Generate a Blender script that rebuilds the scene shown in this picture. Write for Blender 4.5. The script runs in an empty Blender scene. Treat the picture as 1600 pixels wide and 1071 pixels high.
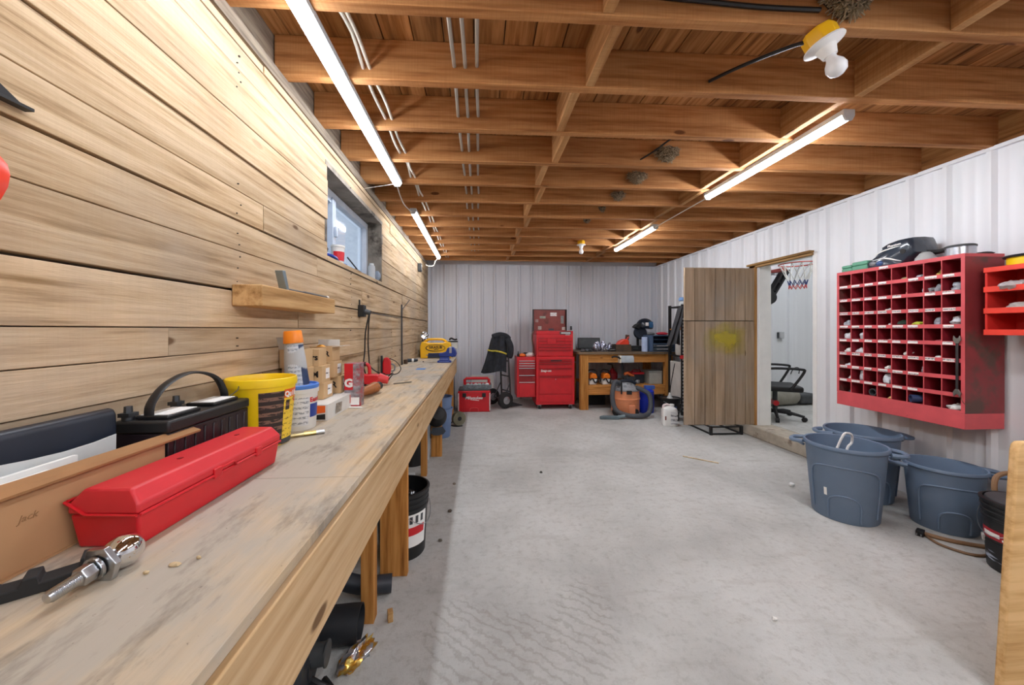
import bpy, bmesh, math, random
from mathutils import Vector, Matrix, Euler
random.seed(7)
PI = math.pi
col = bpy.context.scene.collection
sc = bpy.context.scene

# ------------------------------------------------------------------ helpers
def lin(h):
    h = h.lstrip('#'); o = []
    for i in (0, 2, 4):
        c = int(h[i:i+2], 16)/255
        o.append(c/12.92 if c <= .04045 else ((c+.055)/1.055)**2.4)
    return (*o, 1)

class MB:
    def __init__(s): s.v = []; s.f = []; s.r = []; s.rnd = 0.0
    def add(s, vs, fs):
        o = len(s.v); s.v += [tuple(p) for p in vs]
        s.f += [tuple(i+o for i in f) for f in fs]; s.r += [s.rnd]*len(fs); return o
    def box(s, x0, x1, y0, y1, z0, z1):
        s.add([(x0,y0,z0),(x1,y0,z0),(x1,y1,z0),(x0,y1,z0),(x0,y0,z1),(x1,y0,z1),(x1,y1,z1),(x0,y1,z1)],
              [(0,3,2,1),(4,5,6,7),(0,1,5,4),(1,2,6,5),(2,3,7,6),(3,0,4,7)]); return s
    def cyl(s, a, b, r, r2=None, n=16):
        a = Vector(a); b = Vector(b); r2 = r if r2 is None else r2
        d = (b-a).normalized(); u = d.orthogonal().normalized(); w = d.cross(u)
        vs = []
        for p, q in ((a, r), (b, r2)):
            for i in range(n):
                t = 2*PI*i/n; vs.append(p+q*(math.cos(t)*u+math.sin(t)*w))
        fs = [(i, (i+1)%n, n+(i+1)%n, n+i) for i in range(n)]+[tuple(range(n))[::-1], tuple(range(n, 2*n))]
        s.add(vs, fs); return s
    def lathe(s, prof, n=32, c=(0,0,0), sx=1, sy=1, sq=0):
        vs = []; fs = []; m = len(prof)
        for r, z in prof:
            for i in range(n):
                t = 2*PI*i/n; k = 1
                if sq: k = 1/((abs(math.cos(t))**sq+abs(math.sin(t))**sq)**(1/sq))
                vs.append((c[0]+sx*k*r*math.cos(t), c[1]+sy*k*r*math.sin(t), c[2]+z))
        for j in range(m-1):
            for i in range(n):
                fs.append((j*n+i, j*n+(i+1)%n, (j+1)*n+(i+1)%n, (j+1)*n+i))
        ring = prof[0] == prof[-1]
        if prof[0][0] > 1e-6 and not ring: fs.append(tuple(range(n))[::-1])
        if prof[-1][0] > 1e-6 and not ring: fs.append(tuple((m-1)*n+i for i in range(n)))
        s.add(vs, fs); return s
    def tube(s, pts, r, n=7, closed=False, smooth=True, sub=5):
        P = [Vector(p) for p in pts]
        if smooth and len(P) > 2:
            Q = []
            N = len(P)
            for i in range(N if closed else N-1):
                p0 = P[(i-1) % N] if closed or i > 0 else P[i]
                p1 = P[i]; p2 = P[(i+1) % N]
                p3 = P[(i+2) % N] if closed or i+2 < N else P[(i+1) % N]
                for k in range(sub):
                    t = k/sub
                    Q.append(.5*((2*p1)+(p2-p0)*t+(2*p0-5*p1+4*p2-p3)*t*t+(3*p1-p0-3*p2+p3)*t**3))
            if not closed: Q.append(P[-1])
            P = Q
        N = len(P); vs = []; u = None
        for i in range(N):
            a = P[i-1] if (i > 0 or closed) else P[i]; b = P[(i+1) % N] if (i+1 < N or closed) else P[i]
            d = (b-a)
            d = d.normalized() if d.length > 1e-9 else Vector((0,0,1))
            if u is None: u = d.orthogonal().normalized()
            else:
                u = u-d*u.dot(d)
                u = u.normalized() if u.length > 1e-6 else d.orthogonal().normalized()
            w = d.cross(u)
            rr = r(i/(N-1)) if callable(r) else r
            for k in range(n):
                t = 2*PI*k/n; vs.append(P[i]+rr*(math.cos(t)*u+math.sin(t)*w))
        fs = []
        for i in range(N if closed else N-1):
            j = (i+1) % N
            for k in range(n): fs.append((i*n+k, i*n+(k+1)%n, j*n+(k+1)%n, j*n+k))
        if not closed: fs += [tuple(range(n))[::-1], tuple((N-1)*n+k for k in range(n))]
        s.add(vs, fs); return s
    def prism(s, poly, ax, a, b):
        n = len(poly)
        def m(p, t): return {'x': (t, p[0], p[1]), 'y': (p[0], t, p[1]), 'z': (p[0], p[1], t)}[ax]
        s.add([m(p, a) for p in poly]+[m(p, b) for p in poly],
              [tuple(range(n)), tuple(range(n, 2*n))[::-1]]+[(i, n+i, n+(i+1)%n, (i+1)%n) for i in range(n)]); return s
    def ball(s, c, rx, ry=None, rz=None, n=16, m=10):
        ry = rx if ry is None else ry; rz = rx if rz is None else rz
        vs = [(c[0], c[1], c[2]-rz)]
        for j in range(1, m):
            p = -PI/2+PI*j/m
            for i in range(n):
                t = 2*PI*i/n; vs.append((c[0]+rx*math.cos(p)*math.cos(t), c[1]+ry*math.cos(p)*math.sin(t), c[2]+rz*math.sin(p)))
        vs.append((c[0], c[1], c[2]+rz)); L = len(vs)-1
        fs = [(0, 1+(i+1)%n, 1+i) for i in range(n)]
        for j in range(m-2):
            for i in range(n): fs.append((1+j*n+i, 1+j*n+(i+1)%n, 1+(j+1)*n+(i+1)%n, 1+(j+1)*n+i))
        fs += [(L, 1+(m-2)*n+i, 1+(m-2)*n+(i+1)%n) for i in range(n)]
        s.add(vs, fs); return s
    def arc(s, rf, a0, a1, z0, z1, c=(0,0), t=.0012, n=14, m=2):
        # a thin curved patch lying on a round wall; rf(z) is the wall radius
        vs = []; fs = []
        for k in range(2):
            for j in range(m+1):
                z = z0+(z1-z0)*j/m
                for i in range(n+1):
                    q = math.radians(a0+(a1-a0)*i/n); r = rf(z)+(t if k else -.002)
                    vs.append((c[0]+r*math.cos(q), c[1]+r*math.sin(q), z))
        W = n+1; O = W*(m+1)
        for j in range(m):
            for i in range(n):
                a = j*W+i
                fs += [(O+a, O+a+1, O+a+W+1, O+a+W), (a, a+W, a+W+1, a+1)]
        for i in range(n):
            fs += [(i, i+1, O+i+1, O+i), (m*W+i, O+m*W+i, O+m*W+i+1, m*W+i+1)]
        for j in range(m):
            fs += [(j*W, O+j*W, O+j*W+W, j*W+W), (j*W+n, j*W+n+W, O+j*W+n+W, O+j*W+n)]
        s.add(vs, fs); return s
    def crumple(s, c, rx, ry, rz, n=14, m=9, amp=.3, seed=1, flat=True):
        R = random.Random(seed); o = len(s.v)
        s.ball(c, rx, ry, rz, n, m)
        for i in range(o, len(s.v)):
            k = 1+amp*(R.random()-.6); p = s.v[i]
            q = [c[j]+(p[j]-c[j])*k for j in range(3)]
            if flat: q[2] = max(q[2], c[2]-rz*.72)
            s.v[i] = tuple(q)
        return s
    def xf(s, M, o=0):
        for i in range(o, len(s.v)): s.v[i] = tuple(M @ Vector(s.v[i]))
        return s
    def obj(s, name, mat, parent=None, bev=0, ang=38, w=False, loc=None, rot=None, seg=2):
        me = bpy.data.meshes.new(name)
        vs = s.v
        if w and parent is not None:
            L = parent.location
            vs = [(p[0]-L.x, p[1]-L.y, p[2]-L.z) for p in vs]
        org = Vector((0,0,0))
        if parent is None and loc is None:
            xs = [p[0] for p in vs]; ys = [p[1] for p in vs]; zs = [p[2] for p in vs]
            org = Vector(((min(xs)+max(xs))/2, (min(ys)+max(ys))/2, min(zs)))
            vs = [tuple(Vector(p)-org) for p in vs]
        me.from_pydata(vs, [], s.f)
        bm = bmesh.new(); bm.from_mesh(me)
        bmesh.ops.recalc_face_normals(bm, faces=bm.faces); bm.to_mesh(me); bm.free()
        if any(s.r):
            at = me.attributes.new('rnd', 'FLOAT', 'FACE')
            at.data.foreach_set('value', s.r)
        for p in me.polygons: p.use_smooth = True
        me.set_sharp_from_angle(angle=math.radians(ang))
        me.materials.append(mat)
        o = bpy.data.objects.new(name, me); col.objects.link(o)
        o.location = loc if loc is not None else org
        if rot is not None: o.rotation_euler = rot
        if parent is not None: o.parent = parent
        if bev:
            b = o.modifiers.new('bevel', 'BEVEL'); b.width = bev; b.segments = seg; b.limit_method = 'ANGLE'; b.angle_limit = math.radians(35)
        return o

def thing(name, label, cat, loc=(0,0,0), rz=0, group=None, rot=None):
    o = bpy.data.objects.new(name, None); col.objects.link(o); o.empty_display_size = .05
    o.location = loc; o.rotation_euler = rot if rot else (0, 0, math.radians(rz))
    o['label'] = label; o['category'] = cat
    if group: o['group'] = group
    return o
def tag(o, label, cat, group=None, kind=None):
    o['label'] = label; o['category'] = cat
    if group: o['group'] = group
    if kind: o['kind'] = kind
    return o
def struct(o): o['kind'] = 'structure'; return o
def copy_tree(o, parent=None):
    c = o.copy(); col.objects.link(c)
    if parent is not None: c.parent = parent
    for ch in list(o.children): copy_tree(ch, c)
    return c
def text(body, size, mat, parent, loc, rot, name='lettering', ext=.0006, bold=.0, align='CENTER', shear=0, sx=1):
    cu = bpy.data.curves.new(name, 'FONT'); cu.body = body; cu.size = size; cu.align_x = align; cu.align_y = 'CENTER'
    cu.extrude = ext; cu.offset = bold; cu.shear = shear; cu.resolution_u = 2
    t = bpy.data.objects.new('tmp', cu); col.objects.link(t)
    dg = bpy.context.evaluated_depsgraph_get(); dg.update()
    me = bpy.data.meshes.new_from_object(t.evaluated_get(dg))
    bpy.data.objects.remove(t)
    me.materials.clear(); me.materials.append(mat)
    o = bpy.data.objects.new(name, me); col.objects.link(o)
    o.parent = parent; o.location = loc; o.rotation_euler = [math.radians(a) for a in rot]; o.scale = (sx, 1, 1)
    return o
FRONT = (90, 0, 0); PX = (90, 0, 90)

# ------------------------------------------------------------------ materials
def nodes(name):
    m = bpy.data.materials.new(name); m.use_nodes = True
    nt = m.node_tree; b = nt.nodes['Principled BSDF']
    return m, nt, b
def N(nt, t, **k):
    n = nt.nodes.new(t)
    for a, v in k.items(): setattr(n, a, v)
    return n
def ramp(nt, stops, fac):
    r = N(nt, 'ShaderNodeValToRGB'); e = r.color_ramp.elements
    while len(e) < len(stops): e.new(.5)
    for i, (p, c) in enumerate(stops): e[i].position = p; e[i].color = lin(c) if isinstance(c, str) else c
    nt.links.new(fac, r.inputs[0]); return r.outputs[0]
def noise(nt, vec, scale, detail=3, rough=.55):
    n = N(nt, 'ShaderNodeTexNoise'); n.inputs['Scale'].default_value = scale; n.inputs['Detail'].default_value = detail
    n.inputs['Roughness'].default_value = rough
    if vec is not None: nt.links.new(vec, n.inputs['Vector'])
    return n.outputs['Fac']
def mapped(nt, sc_=(1,1,1), rot=(0,0,0), rnd=False, src='Object'):
    tc = N(nt, 'ShaderNodeTexCoord'); mp = N(nt, 'ShaderNodeMapping')
    mp.inputs['Scale'].default_value = sc_; mp.inputs['Rotation'].default_value = rot
    v = tc.outputs[src]
    if rnd:
        a = N(nt, 'ShaderNodeAttribute', attribute_name='rnd')
        x = N(nt, 'ShaderNodeVectorMath', operation='SCALE'); x.inputs[0].default_value = (3.1, 7.7, 5.3)
        nt.links.new(a.outputs['Fac'], x.inputs['Scale'])
        y = N(nt, 'ShaderNodeVectorMath', operation='ADD'); nt.links.new(v, y.inputs[0]); nt.links.new(x.outputs[0], y.inputs[1]); v = y.outputs[0]
    nt.links.new(v, mp.inputs['Vector']); return mp.outputs['Vector']
def mix(nt, fac, a, b, mode='MIX'):
    m = N(nt, 'ShaderNodeMix', data_type='RGBA', blend_type=mode)
    if isinstance(fac, (int, float)): m.inputs[0].default_value = fac
    else: nt.links.new(fac, m.inputs[0])
    for k, x in ((6, a), (7, b)):
        if isinstance(x, str): m.inputs[k].default_value = lin(x)
        else: nt.links.new(x, m.inputs[k])
    return m.outputs[2]
def bump(nt, b, h, st=.3, dist=.01):
    n = N(nt, 'ShaderNodeBump'); n.inputs['Strength'].default_value = st; n.inputs['Distance'].default_value = dist
    nt.links.new(h, n.inputs['Height']); nt.links.new(n.outputs[0], b.inputs['Normal'])
_mc = {}
def P(c, rough=.5, metal=0, var=.12, scale=9, dirt=None, dscale=6, dlo=.55, coat=0):
    k = (c, rough, metal, var, scale, dirt, dscale, dlo, coat)
    if k in _mc: return _mc[k]
    m, nt, b = nodes('paint_'+c.strip('#'))
    v = mapped(nt); f = noise(nt, v, scale, 4)
    r, g, bl, _ = lin(c)
    o = ramp(nt, [(.3, (r*(1-var), g*(1-var), bl*(1-var), 1)), (.7, (min(1,r*(1+var)), min(1,g*(1+var)), min(1,bl*(1+var)), 1))], f)
    if dirt:
        d = noise(nt, v, dscale, 6, .65)
        rr = ramp(nt, [(dlo, (0,0,0,1)), (dlo+.14, (1,1,1,1))], d)
        o = mix(nt, rr, o, dirt)
    nt.links.new(o, b.inputs['Base Color'])
    b.inputs['Roughness'].default_value = rough; b.inputs['Metallic'].default_value = metal
    if coat: b.inputs['Coat Weight'].default_value = coat
    _mc[k] = m; return m
def wood(name, a, b_, axis='y', dark=None, knots='#5a3c22', st=.35, sw=1.0, varr=.16, grey=None, saw=0):
    m, nt, b = nodes(name)
    s = {'x': (1.2, 22, 22), 'y': (22, 1.2, 22), 'z': (22, 22, 1.2)}[axis]
    v = mapped(nt, tuple(q*sw for q in s), rnd=True)
    f = noise(nt, v, 1.6, 7, .62)
    c = ramp(nt, [(.3, dark or b_), (.44, b_), (.6, a)], f)
    v2 = mapped(nt, {'x': (.5, 3, 3), 'y': (3, .5, 3), 'z': (3, 3, .5)}[axis], rnd=True)
    f2 = noise(nt, v2, 1.4, 3)
    r2 = ramp(nt, [(.3, (1-varr*1.3,)*3+(1,)), (.7, (1+varr*.5,)*3+(1,))], f2)
    c = mix(nt, 1.0, c, r2, 'MULTIPLY')
    at = N(nt, 'ShaderNodeAttribute', attribute_name='rnd')
    wv = N(nt, 'ShaderNodeTexWhiteNoise', noise_dimensions='1D'); nt.links.new(at.outputs['Fac'], wv.inputs['W'])
    r3 = ramp(nt, [(0, (1-varr,)*3+(1,)), (1, (1+varr*.5,)*3+(1,))], wv.outputs['Value'])
    c = mix(nt, 1.0, c, r3, 'MULTIPLY')
    if grey:
        g = noise(nt, mapped(nt, (1.1, 1.1, 1.1)), 1.3, 5, .6)
        c = mix(nt, ramp(nt, [(.45, (0,0,0,1)), (.68, (.8,.8,.8,1))], g), c, grey)
    vk = mapped(nt, {'x': (2.2, 6, 6), 'y': (6, 2.2, 6), 'z': (6, 6, 2.2)}[axis], rnd=True)
    vo = N(nt, 'ShaderNodeTexVoronoi'); vo.inputs['Scale'].default_value = 1.0; nt.links.new(vk, vo.inputs['Vector'])
    kd = ramp(nt, [(.07, (1,1,1,1)), (.1, (0,0,0,1))], vo.outputs['Distance'])
    sp = N(nt, 'ShaderNodeSeparateColor'); nt.links.new(vo.outputs['Color'], sp.inputs[0])
    th = ramp(nt, [(.55, (0,0,0,1)), (.57, (.85,.85,.85,1))], sp.outputs[0])
    kk = mix(nt, 1.0, kd, th, 'MULTIPLY')
    c = mix(nt, kk, c, knots)
    h = f
    if saw:
        wv2 = N(nt, 'ShaderNodeTexNoise'); wv2.inputs['Scale'].default_value = 1; wv2.inputs['Detail'].default_value = 2
        nt.links.new(mapped(nt, {'x': (160, 4, 4), 'y': (4, 160, 4), 'z': (4, 4, 160)}[axis], rnd=True), wv2.inputs['Vector'])
        c = mix(nt, ramp(nt, [(.35, (saw,)*3+(1,)), (.6, (0,0,0,1))], wv2.outputs['Fac']), c, dark or b_)
    nt.links.new(c, b.inputs['Base Color']); b.inputs['Roughness'].default_value = .82
    b.inputs['Specular IOR Level'].default_value = .25
    bump(nt, b, h, st, .004)
    return m
def emit(name, c, s):
    m, nt, b = nodes(name)
    b.inputs['Base Color'].default_value = lin(c); b.inputs['Emission Color'].default_value = lin(c); b.inputs['Emission Strength'].default_value = s
    return m
def glass(name, c='#ffffff', rough=.02, alpha=None):
    m, nt, b = nodes(name)
    b.inputs['Base Color'].default_value = lin(c); b.inputs['Roughness'].default_value = rough
    b.inputs['Transmission Weight'].default_value = 1; b.inputs['IOR'].default_value = 1.45
    if alpha is not None: b.inputs['Alpha'].default_value = alpha
    return m
def print_mat(name, base, ink, rows=60, colsc=25, lo=.5):
    # a label with fine illegible print: short dark dashes in rows (object space)
    m, nt, b = nodes(name)
    v = mapped(nt, (colsc, colsc, rows)); f = noise(nt, v, 1, 2, .8)
    w = N(nt, 'ShaderNodeTexWave', bands_direction='Z'); w.inputs['Scale'].default_value = rows/6.283*.5
    nt.links.new(mapped(nt), w.inputs['Vector'])
    a = ramp(nt, [(lo, (0,0,0,1)), (lo+.05, (1,1,1,1))], f); d = ramp(nt, [(.45, (0,0,0,1)), (.6, (1,1,1,1))], w.outputs['Fac'])
    k = mix(nt, 1., a, d, 'MULTIPLY')
    nt.links.new(mix(nt, k, base, ink), b.inputs['Base Color']); b.inputs['Roughness'].default_value = .55
    return m

def floor_mat():
    m, nt, b = nodes('concrete')
    v = mapped(nt)
    c = ramp(nt, [(.3, '#a5a4a0'), (.5, '#bcbcb8'), (.72, '#cdcdca')], noise(nt, v, 1.3, 8, .62))
    md = noise(nt, v, 20, 7, .75)
    c = mix(nt, ramp(nt, [(.5, (0,0,0,1)), (.7, (.5,.5,.5,1))], md), c, '#8f8a83')
    sp = noise(nt, v, 70, 6, .8)
    c = mix(nt, ramp(nt, [(.57, (0,0,0,1)), (.75, (.5,.5,.5,1))], sp), c, '#6f6a64')
    st = noise(nt, mapped(nt, (1.5, 7, 1), (0, 0, .25)), 1.6, 5, .6)
    c = mix(nt, ramp(nt, [(.57, (0,0,0,1)), (.75, (.3,.3,.3,1))], st), c, '#8d857b')
    # tyre tracks left in dust: wavy bands inside patchy masks
    w = N(nt, 'ShaderNodeTexWave', wave_type='BANDS'); w.inputs['Scale'].default_value = 6.5; w.inputs['Distortion'].default_value = 9; w.inputs['Detail'].default_value = 6; w.inputs['Detail Scale'].default_value = 1.3; w.inputs['Detail Roughness'].default_value = .7
    nt.links.new(mapped(nt, (1, 1, 1), (0, 0, 2.25)), w.inputs['Vector'])
    ln = N(nt, 'ShaderNodeVectorMath', operation='DISTANCE'); nt.links.new(mapped(nt), ln.inputs[0]); ln.inputs[1].default_value = (-1.0, -.55, 0)
    nzm = N(nt, 'ShaderNodeMath', operation='MULTIPLY_ADD'); nt.links.new(noise(nt, mapped(nt), 2.2, 3), nzm.inputs[0]); nzm.inputs[1].default_value = 1.3; nt.links.new(ln.outputs['Value'], nzm.inputs[2])
    msk = nzm.outputs[0]
    t = mix(nt, 1., ramp(nt, [(.7, (0,0,0,1)), (.95, (.3,.3,.3,1))], w.outputs['Fac']), ramp(nt, [(.95, (1,1,1,1)), (1.0, (0,0,0,1))], msk), 'MULTIPLY')
    c = mix(nt, t, c, '#7d746a')
    nt.links.new(c, b.inputs['Base Color']); b.inputs['Roughness'].default_value = .88; b.inputs['Specular IOR Level'].default_value = .25
    bump(nt, b, noise(nt, v, 40, 8, .7), .7, .01)
    return m
def bench_mat():
    m, nt, b = nodes('worn_plywood')
    v = mapped(nt, (26, 1.4, 10)); f = noise(nt, v, 1.5, 7, .6)
    c = ramp(nt, [(.25, '#a08766'), (.45, '#bfa784'), (.65, '#cdb899')], f)
    g = noise(nt, mapped(nt, (2.2, 1, 1)), 1.7, 6, .62)
    c = mix(nt, ramp(nt, [(.38, (0,0,0,1)), (.55, (.9,.9,.9,1))], g), c, '#aaa397')
    g2 = noise(nt, mapped(nt, (7, 2.2, 1)), 2.1, 6, .7)
    c = mix(nt, ramp(nt, [(.52, (0,0,0,1)), (.68, (.7,.7,.7,1))], g2), c, '#756c60')
    g3 = noise(nt, mapped(nt), 90, 3, .6)
    c = mix(nt, ramp(nt, [(.7, (0,0,0,1)), (.76, (.7,.7,.7,1))], g3), c, '#5c5347')
    g4 = noise(nt, mapped(nt, (9, 2, 1), (0, 0, .5)), 1.5, 4, .7)
    c = mix(nt, ramp(nt, [(.7, (0,0,0,1)), (.74, (.7,.7,.7,1))], g4), c, '#ddd6c8')
    nt.links.new(c, b.inputs['Base Color']); b.inputs['Roughness'].default_value = .75
    bump(nt, b, f, .2, .003); return m
def siding_mat(name, a, b_):
    m, nt, b = nodes(name)
    f = noise(nt, mapped(nt, (14, 14, .5)), 1.0, 3, .5)
    c = ramp(nt, [(.35, b_), (.65, a)], f)
    g = noise(nt, mapped(nt), 14, 5, .7)
    c = mix(nt, ramp(nt, [(.72, (0,0,0,1)), (.8, (.4,.4,.4,1))], g), c, '#8e8b88')
    nt.links.new(c, b.inputs['Base Color']); b.inputs['Roughness'].default_value = .42
    return m

M_wall = wood('weathered_plank', '#d7bd9a', '#c1a47f', 'y', '#90734f', st=.8, varr=.13, grey='#b09e88', saw=.05)
M_joist = wood('joist_lumber', '#d09862', '#b87e4b', 'x', '#956139', knots='#5e3218', st=.3, varr=.14, saw=.2)
M_block = wood('blocking_lumber', '#d4a672', '#bd8a57', 'y', '#996940', st=.3, saw=.3)
M_deck = wood('deck_board', '#b98350', '#9a6738', 'y', '#6a4425', knots='#4a2a14', varr=.25)
M_plate = wood('grey_plate', '#a89a86', '#87796a', 'y', '#5f564c', varr=.2)
M_fasc = wood('fascia_lumber', '#d0b087', '#c2a074', 'y', '#ae8b5e', st=.2, varr=.1)
M_leg = wood('leg_lumber', '#cf9450', '#b97c3c', 'z', '#8c5826', st=.2, varr=.12)
M_legx = wood('rail_lumber', '#c98d4c', '#b0763a', 'x', '#7c4f25', st=.2, varr=.12)
M_door = wood('door_board', '#b09a82', '#9b856c', 'z', '#7d6a56', st=.4, varr=.17, sw=.6, grey='#958a7e')
M_doorfr = wood('frame_board', '#bd8f57', '#a2733f', 'z', '#7a5129', varr=.12)
M_lint = wood('lintel_board', '#b08a5c', '#94703f', 'y', '#5b4630', varr=.12)
M_dirty = P('#8b8378', .9, var=.35, scale=7, dirt='#4c453d', dscale=5, dlo=.5)
M_ledge = wood('ledge_timber', '#d6ae79', '#bf945f', 'y', '#9d7546', st=.3)
M_stick = wood('pale_wood', '#e2cfae', '#cdb58d', 'y', '#b39a70')
M_sheet = wood('sheet_ply', '#e0b983', '#cfa56d', 'x', '#b98d55', knots='#c79e66', st=.15, varr=.08)
M_floor = floor_mat(); M_bench = bench_mat()
M_side_r = siding_mat('white_siding', '#e5e7ea', '#e0e2e5'); M_side_b = siding_mat('grey_siding', '#dcdfe6', '#d7dae1')
M_conc = P('#b0a798', .9, var=.2, scale=7, dirt='#7d7164', dscale=9, dlo=.55)
M_white = P('#e9e9e6', .45, var=.04); M_offw = P('#d8d6d0', .5, var=.08)
M_black = P('#1a1a1b', .45, var=.3); M_blackm = P('#161617', .6, var=.3); M_rubber = P('#242424', .85, var=.25)
M_grey = P('#7c7f82', .5, var=.12); M_dgrey = P('#3d4042', .55, var=.2); M_lgrey = P('#b3b6b8', .5, var=.08)
M_steel = P('#b9bcc0', .28, 1, var=.08); M_chrome = P('#dfe0e2', .08, 1, var=.04, scale=20); M_dsteel = P('#55575a', .4, .9, var=.2)
M_red = P('#cb1d27', .36, var=.08); M_redd = P('#8c1219', .45, var=.15); M_redl = P('#cf3a3c', .4, var=.06)
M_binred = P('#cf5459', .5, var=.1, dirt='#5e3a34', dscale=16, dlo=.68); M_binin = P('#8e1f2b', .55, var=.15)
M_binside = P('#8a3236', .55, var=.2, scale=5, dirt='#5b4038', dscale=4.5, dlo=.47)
M_orange = P('#e8641b', .4, var=.08); M_yellow = P('#f2cf17', .38, var=.06); M_case = P('#f0b81c', .4, var=.06)
M_blue = P('#1f3a8c', .35, var=.12); M_navy = P('#141b28', .38, var=.25); M_barrel = P('#1d35b8', .35, var=.12)
M_bin = P('#687b92', .5, var=.08, scale=5, dirt='#7f8d9d', dscale=11, dlo=.66); M_bin_dark = P('#43566d', .5, var=.1)
M_card = P('#b48b62', .8, var=.08, scale=4); M_cardd = P('#9c7147', .8, var=.1); M_cardl = P('#c9a87c', .8, var=.06)
M_paper = P('#eeeeea', .7, var=.03); M_print = print_mat('printed_label', '#efefec', '#5a5a5c')
M_clear = glass('clear_plastic', '#f4f6f8', .25, .6); M_milky = P('#cfd3d2', .35, var=.1)
M_glass = glass('window_glass', '#eef4fb', .03)
M_cable = P('#dcd8cc', .5, var=.06); M_pipe = P('#b5b2ab', .45, .3, var=.1)
M_led = emit('led_diffuser', '#f3f7ff', 30); M_led2 = emit('led_diffuser_long', '#f3f7ff', 13); M_bulb = P('#eef0f2', .2, var=.02)
M_straw = wood('nest_straw', '#b8a78b', '#8f7f66', 'x', '#5e5141'); M_mud = P('#4f4439', .95, var=.3, scale=30)
M_green = P('#5f9d82', .5, var=.08); M_cloth = P('#2a2d33', .9, var=.35, scale=14); M_reflect = P('#d9c94b', .5, var=.1)
M_vac = P('#e08f63', .5, var=.08, dirt='#c9825a', dscale=8); M_hose = P('#4a4d52', .6, var=.15)
M_brownp = print_mat('brown_print', '#2c211c', '#80604f', 150, 40, .42)

# ------------------------------------------------------------------ camera
cam = bpy.data.cameras.new('camera'); co = bpy.data.objects.new('camera', cam); col.objects.link(co)
cam.sensor_width = 36; cam.sensor_fit = 'HORIZONTAL'; cam.lens = 36*570/1600
cam.shift_x = 19/1600; cam.shift_y = -20.5/1600; cam.clip_start = .02
co.location = (0, 0, 1.27); co.rotation_euler = (PI/2, 0, -math.atan(33/570))
sc.camera = co

# ------------------------------------------------------------------ setting
XL, XR, YB, YF, ZJ, ZD = -.909, 3.31, 6.62, -2.6, 2.44, 2.63
struct(MB().box(-1.2, 3.5, YF-.2, YB+.2, -.1, 0).obj('floor', M_floor))
# left plank wall with a window hole
WY0, WY1, WZ0, WZ1 = 2.25, 3.49, 1.715, 2.255
seams = [0, .21, .42, .62, .82, .97, 1.09, 1.19, 1.276, 1.42, 1.569, 1.686, 1.795, 1.93, 2.07, 2.166, 2.259, 2.352, 2.44]
joints = {7: [1.13, 3.9], 9: [.2, 2.9], 10: [2.12, 4.4], 8: [1.9, 4.2], 12: [-.4, 3.0], 13: [-1, 4.6], 14: [.2, 3.2], 15: [1.05, 4.1], 16: [-.3, 3.8], 6: [.7, 3.0]}
w = MB()
for i in range(len(seams)-1):
    gp = .0025 if i in (3, 9, 12) else .0013
    z0, z1 = seams[i]+gp, seams[i+1]-gp
    if i in (8, 10): z1 -= .005
    js = [YF]+joints.get(i, [1.6])+[YB+.1]
    for a, b in zip(js[:-1], js[1:]):
        w.rnd = random.random()*9+.1
        dx = random.uniform(-.006, .004)
        def seg(a, b, z0, z1):
            if b-a > .01 and z1-z0 > .004: w.box(XL-.03+dx, XL+dx, a+.0015, b-.0015, z0, z1)
        if z1 > WZ0 and z0 < WZ1 and a < WY1 and b > WY0:
            seg(a, WY0, z0, z1); seg(WY1, b, z0, z1)
            seg(max(a, WY0), min(b, WY1), z0, min(z1, WZ0)); seg(max(a, WY0), min(b, WY1), max(z0, WZ1), z1)
        else: seg(a, b, z0, z1)
wl = struct(w.obj('wall_left', M_wall, bev=.0015, seg=1))
b = MB()
b.box(XL-.08, XL-.045, YF-.1, WY0-.03, 0, ZD+.1); b.box(XL-.08, XL-.045, WY1+.03, YB+.2, 0, ZD+.1)
b.box(XL-.08, XL-.045, WY0-.03, WY1+.03, 0, WZ0-.03); b.box(XL-.08, XL-.045, WY0-.03, WY1+.03, WZ1+.03, ZD+.1)
b.obj('backing', M_plate, wl, w=True)
# grey weathered top plate and rim
p = MB(); p.rnd = .4; p.box(XL-.03, XL+.012, YF, YB+.1, 2.385, 2.44); p.rnd = .7; p.box(XL-.06, XL-.035, YF, YB+.2, 2.44, ZD)
struct(p.obj('trim_1', M_plate))
# window
win = bpy.data.objects.new('window_1', None); col.objects.link(win); win.location = (XL, (WY0+WY1)/2, WZ0); struct(win)
rv = MB(); D = .2
rv.box(XL-D, XL-.002, WY0-.02, WY1+.02, WZ0-.03, WZ0); rv.box(XL-D, XL-.002, WY0-.02, WY1+.02, WZ1, WZ1+.03)
rv.box(XL-D, XL-.002, WY0-.03, WY0, WZ0, WZ1); rv.box(XL-D, XL-.002, WY1, WY1+.03, WZ0, WZ1)
rv.obj('reveal', M_dirty, win, w=True)
f = MB(); X0, X1 = XL-.19, XL-.13
f.box(X0, X1, WY0, WY1, WZ0, WZ0+.05); f.box(X0, X1, WY0, WY1, WZ1-.05, WZ1)
f.box(X0, X1, WY0, WY0+.04, WZ0+.05, WZ1-.05); f.box(X0, X1, WY1-.05, WY1, WZ0+.05, WZ1-.05)
f.obj('window_frame', P('#c9d0da', .4), win, w=True, bev=.004)
ym = WY0+.42
s_ = MB(); s_.box(X0+.005, X1+.01, ym-.03, ym+.03, WZ0+.05, WZ1-.05); s_.box(X0+.01, X1, WY0+.04, ym-.03, WZ0+.05, WZ0+.09); s_.box(X0+.01, X1, WY0+.04, ym-.03, WZ1-.09, WZ1-.05)
s_.box(X1+.01, X1+.03, ym-.012, ym+.012, 1.93, 2.0)
s_.obj('sash', P('#aeb9c8', .4), win, w=True, bev=.003)
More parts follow.
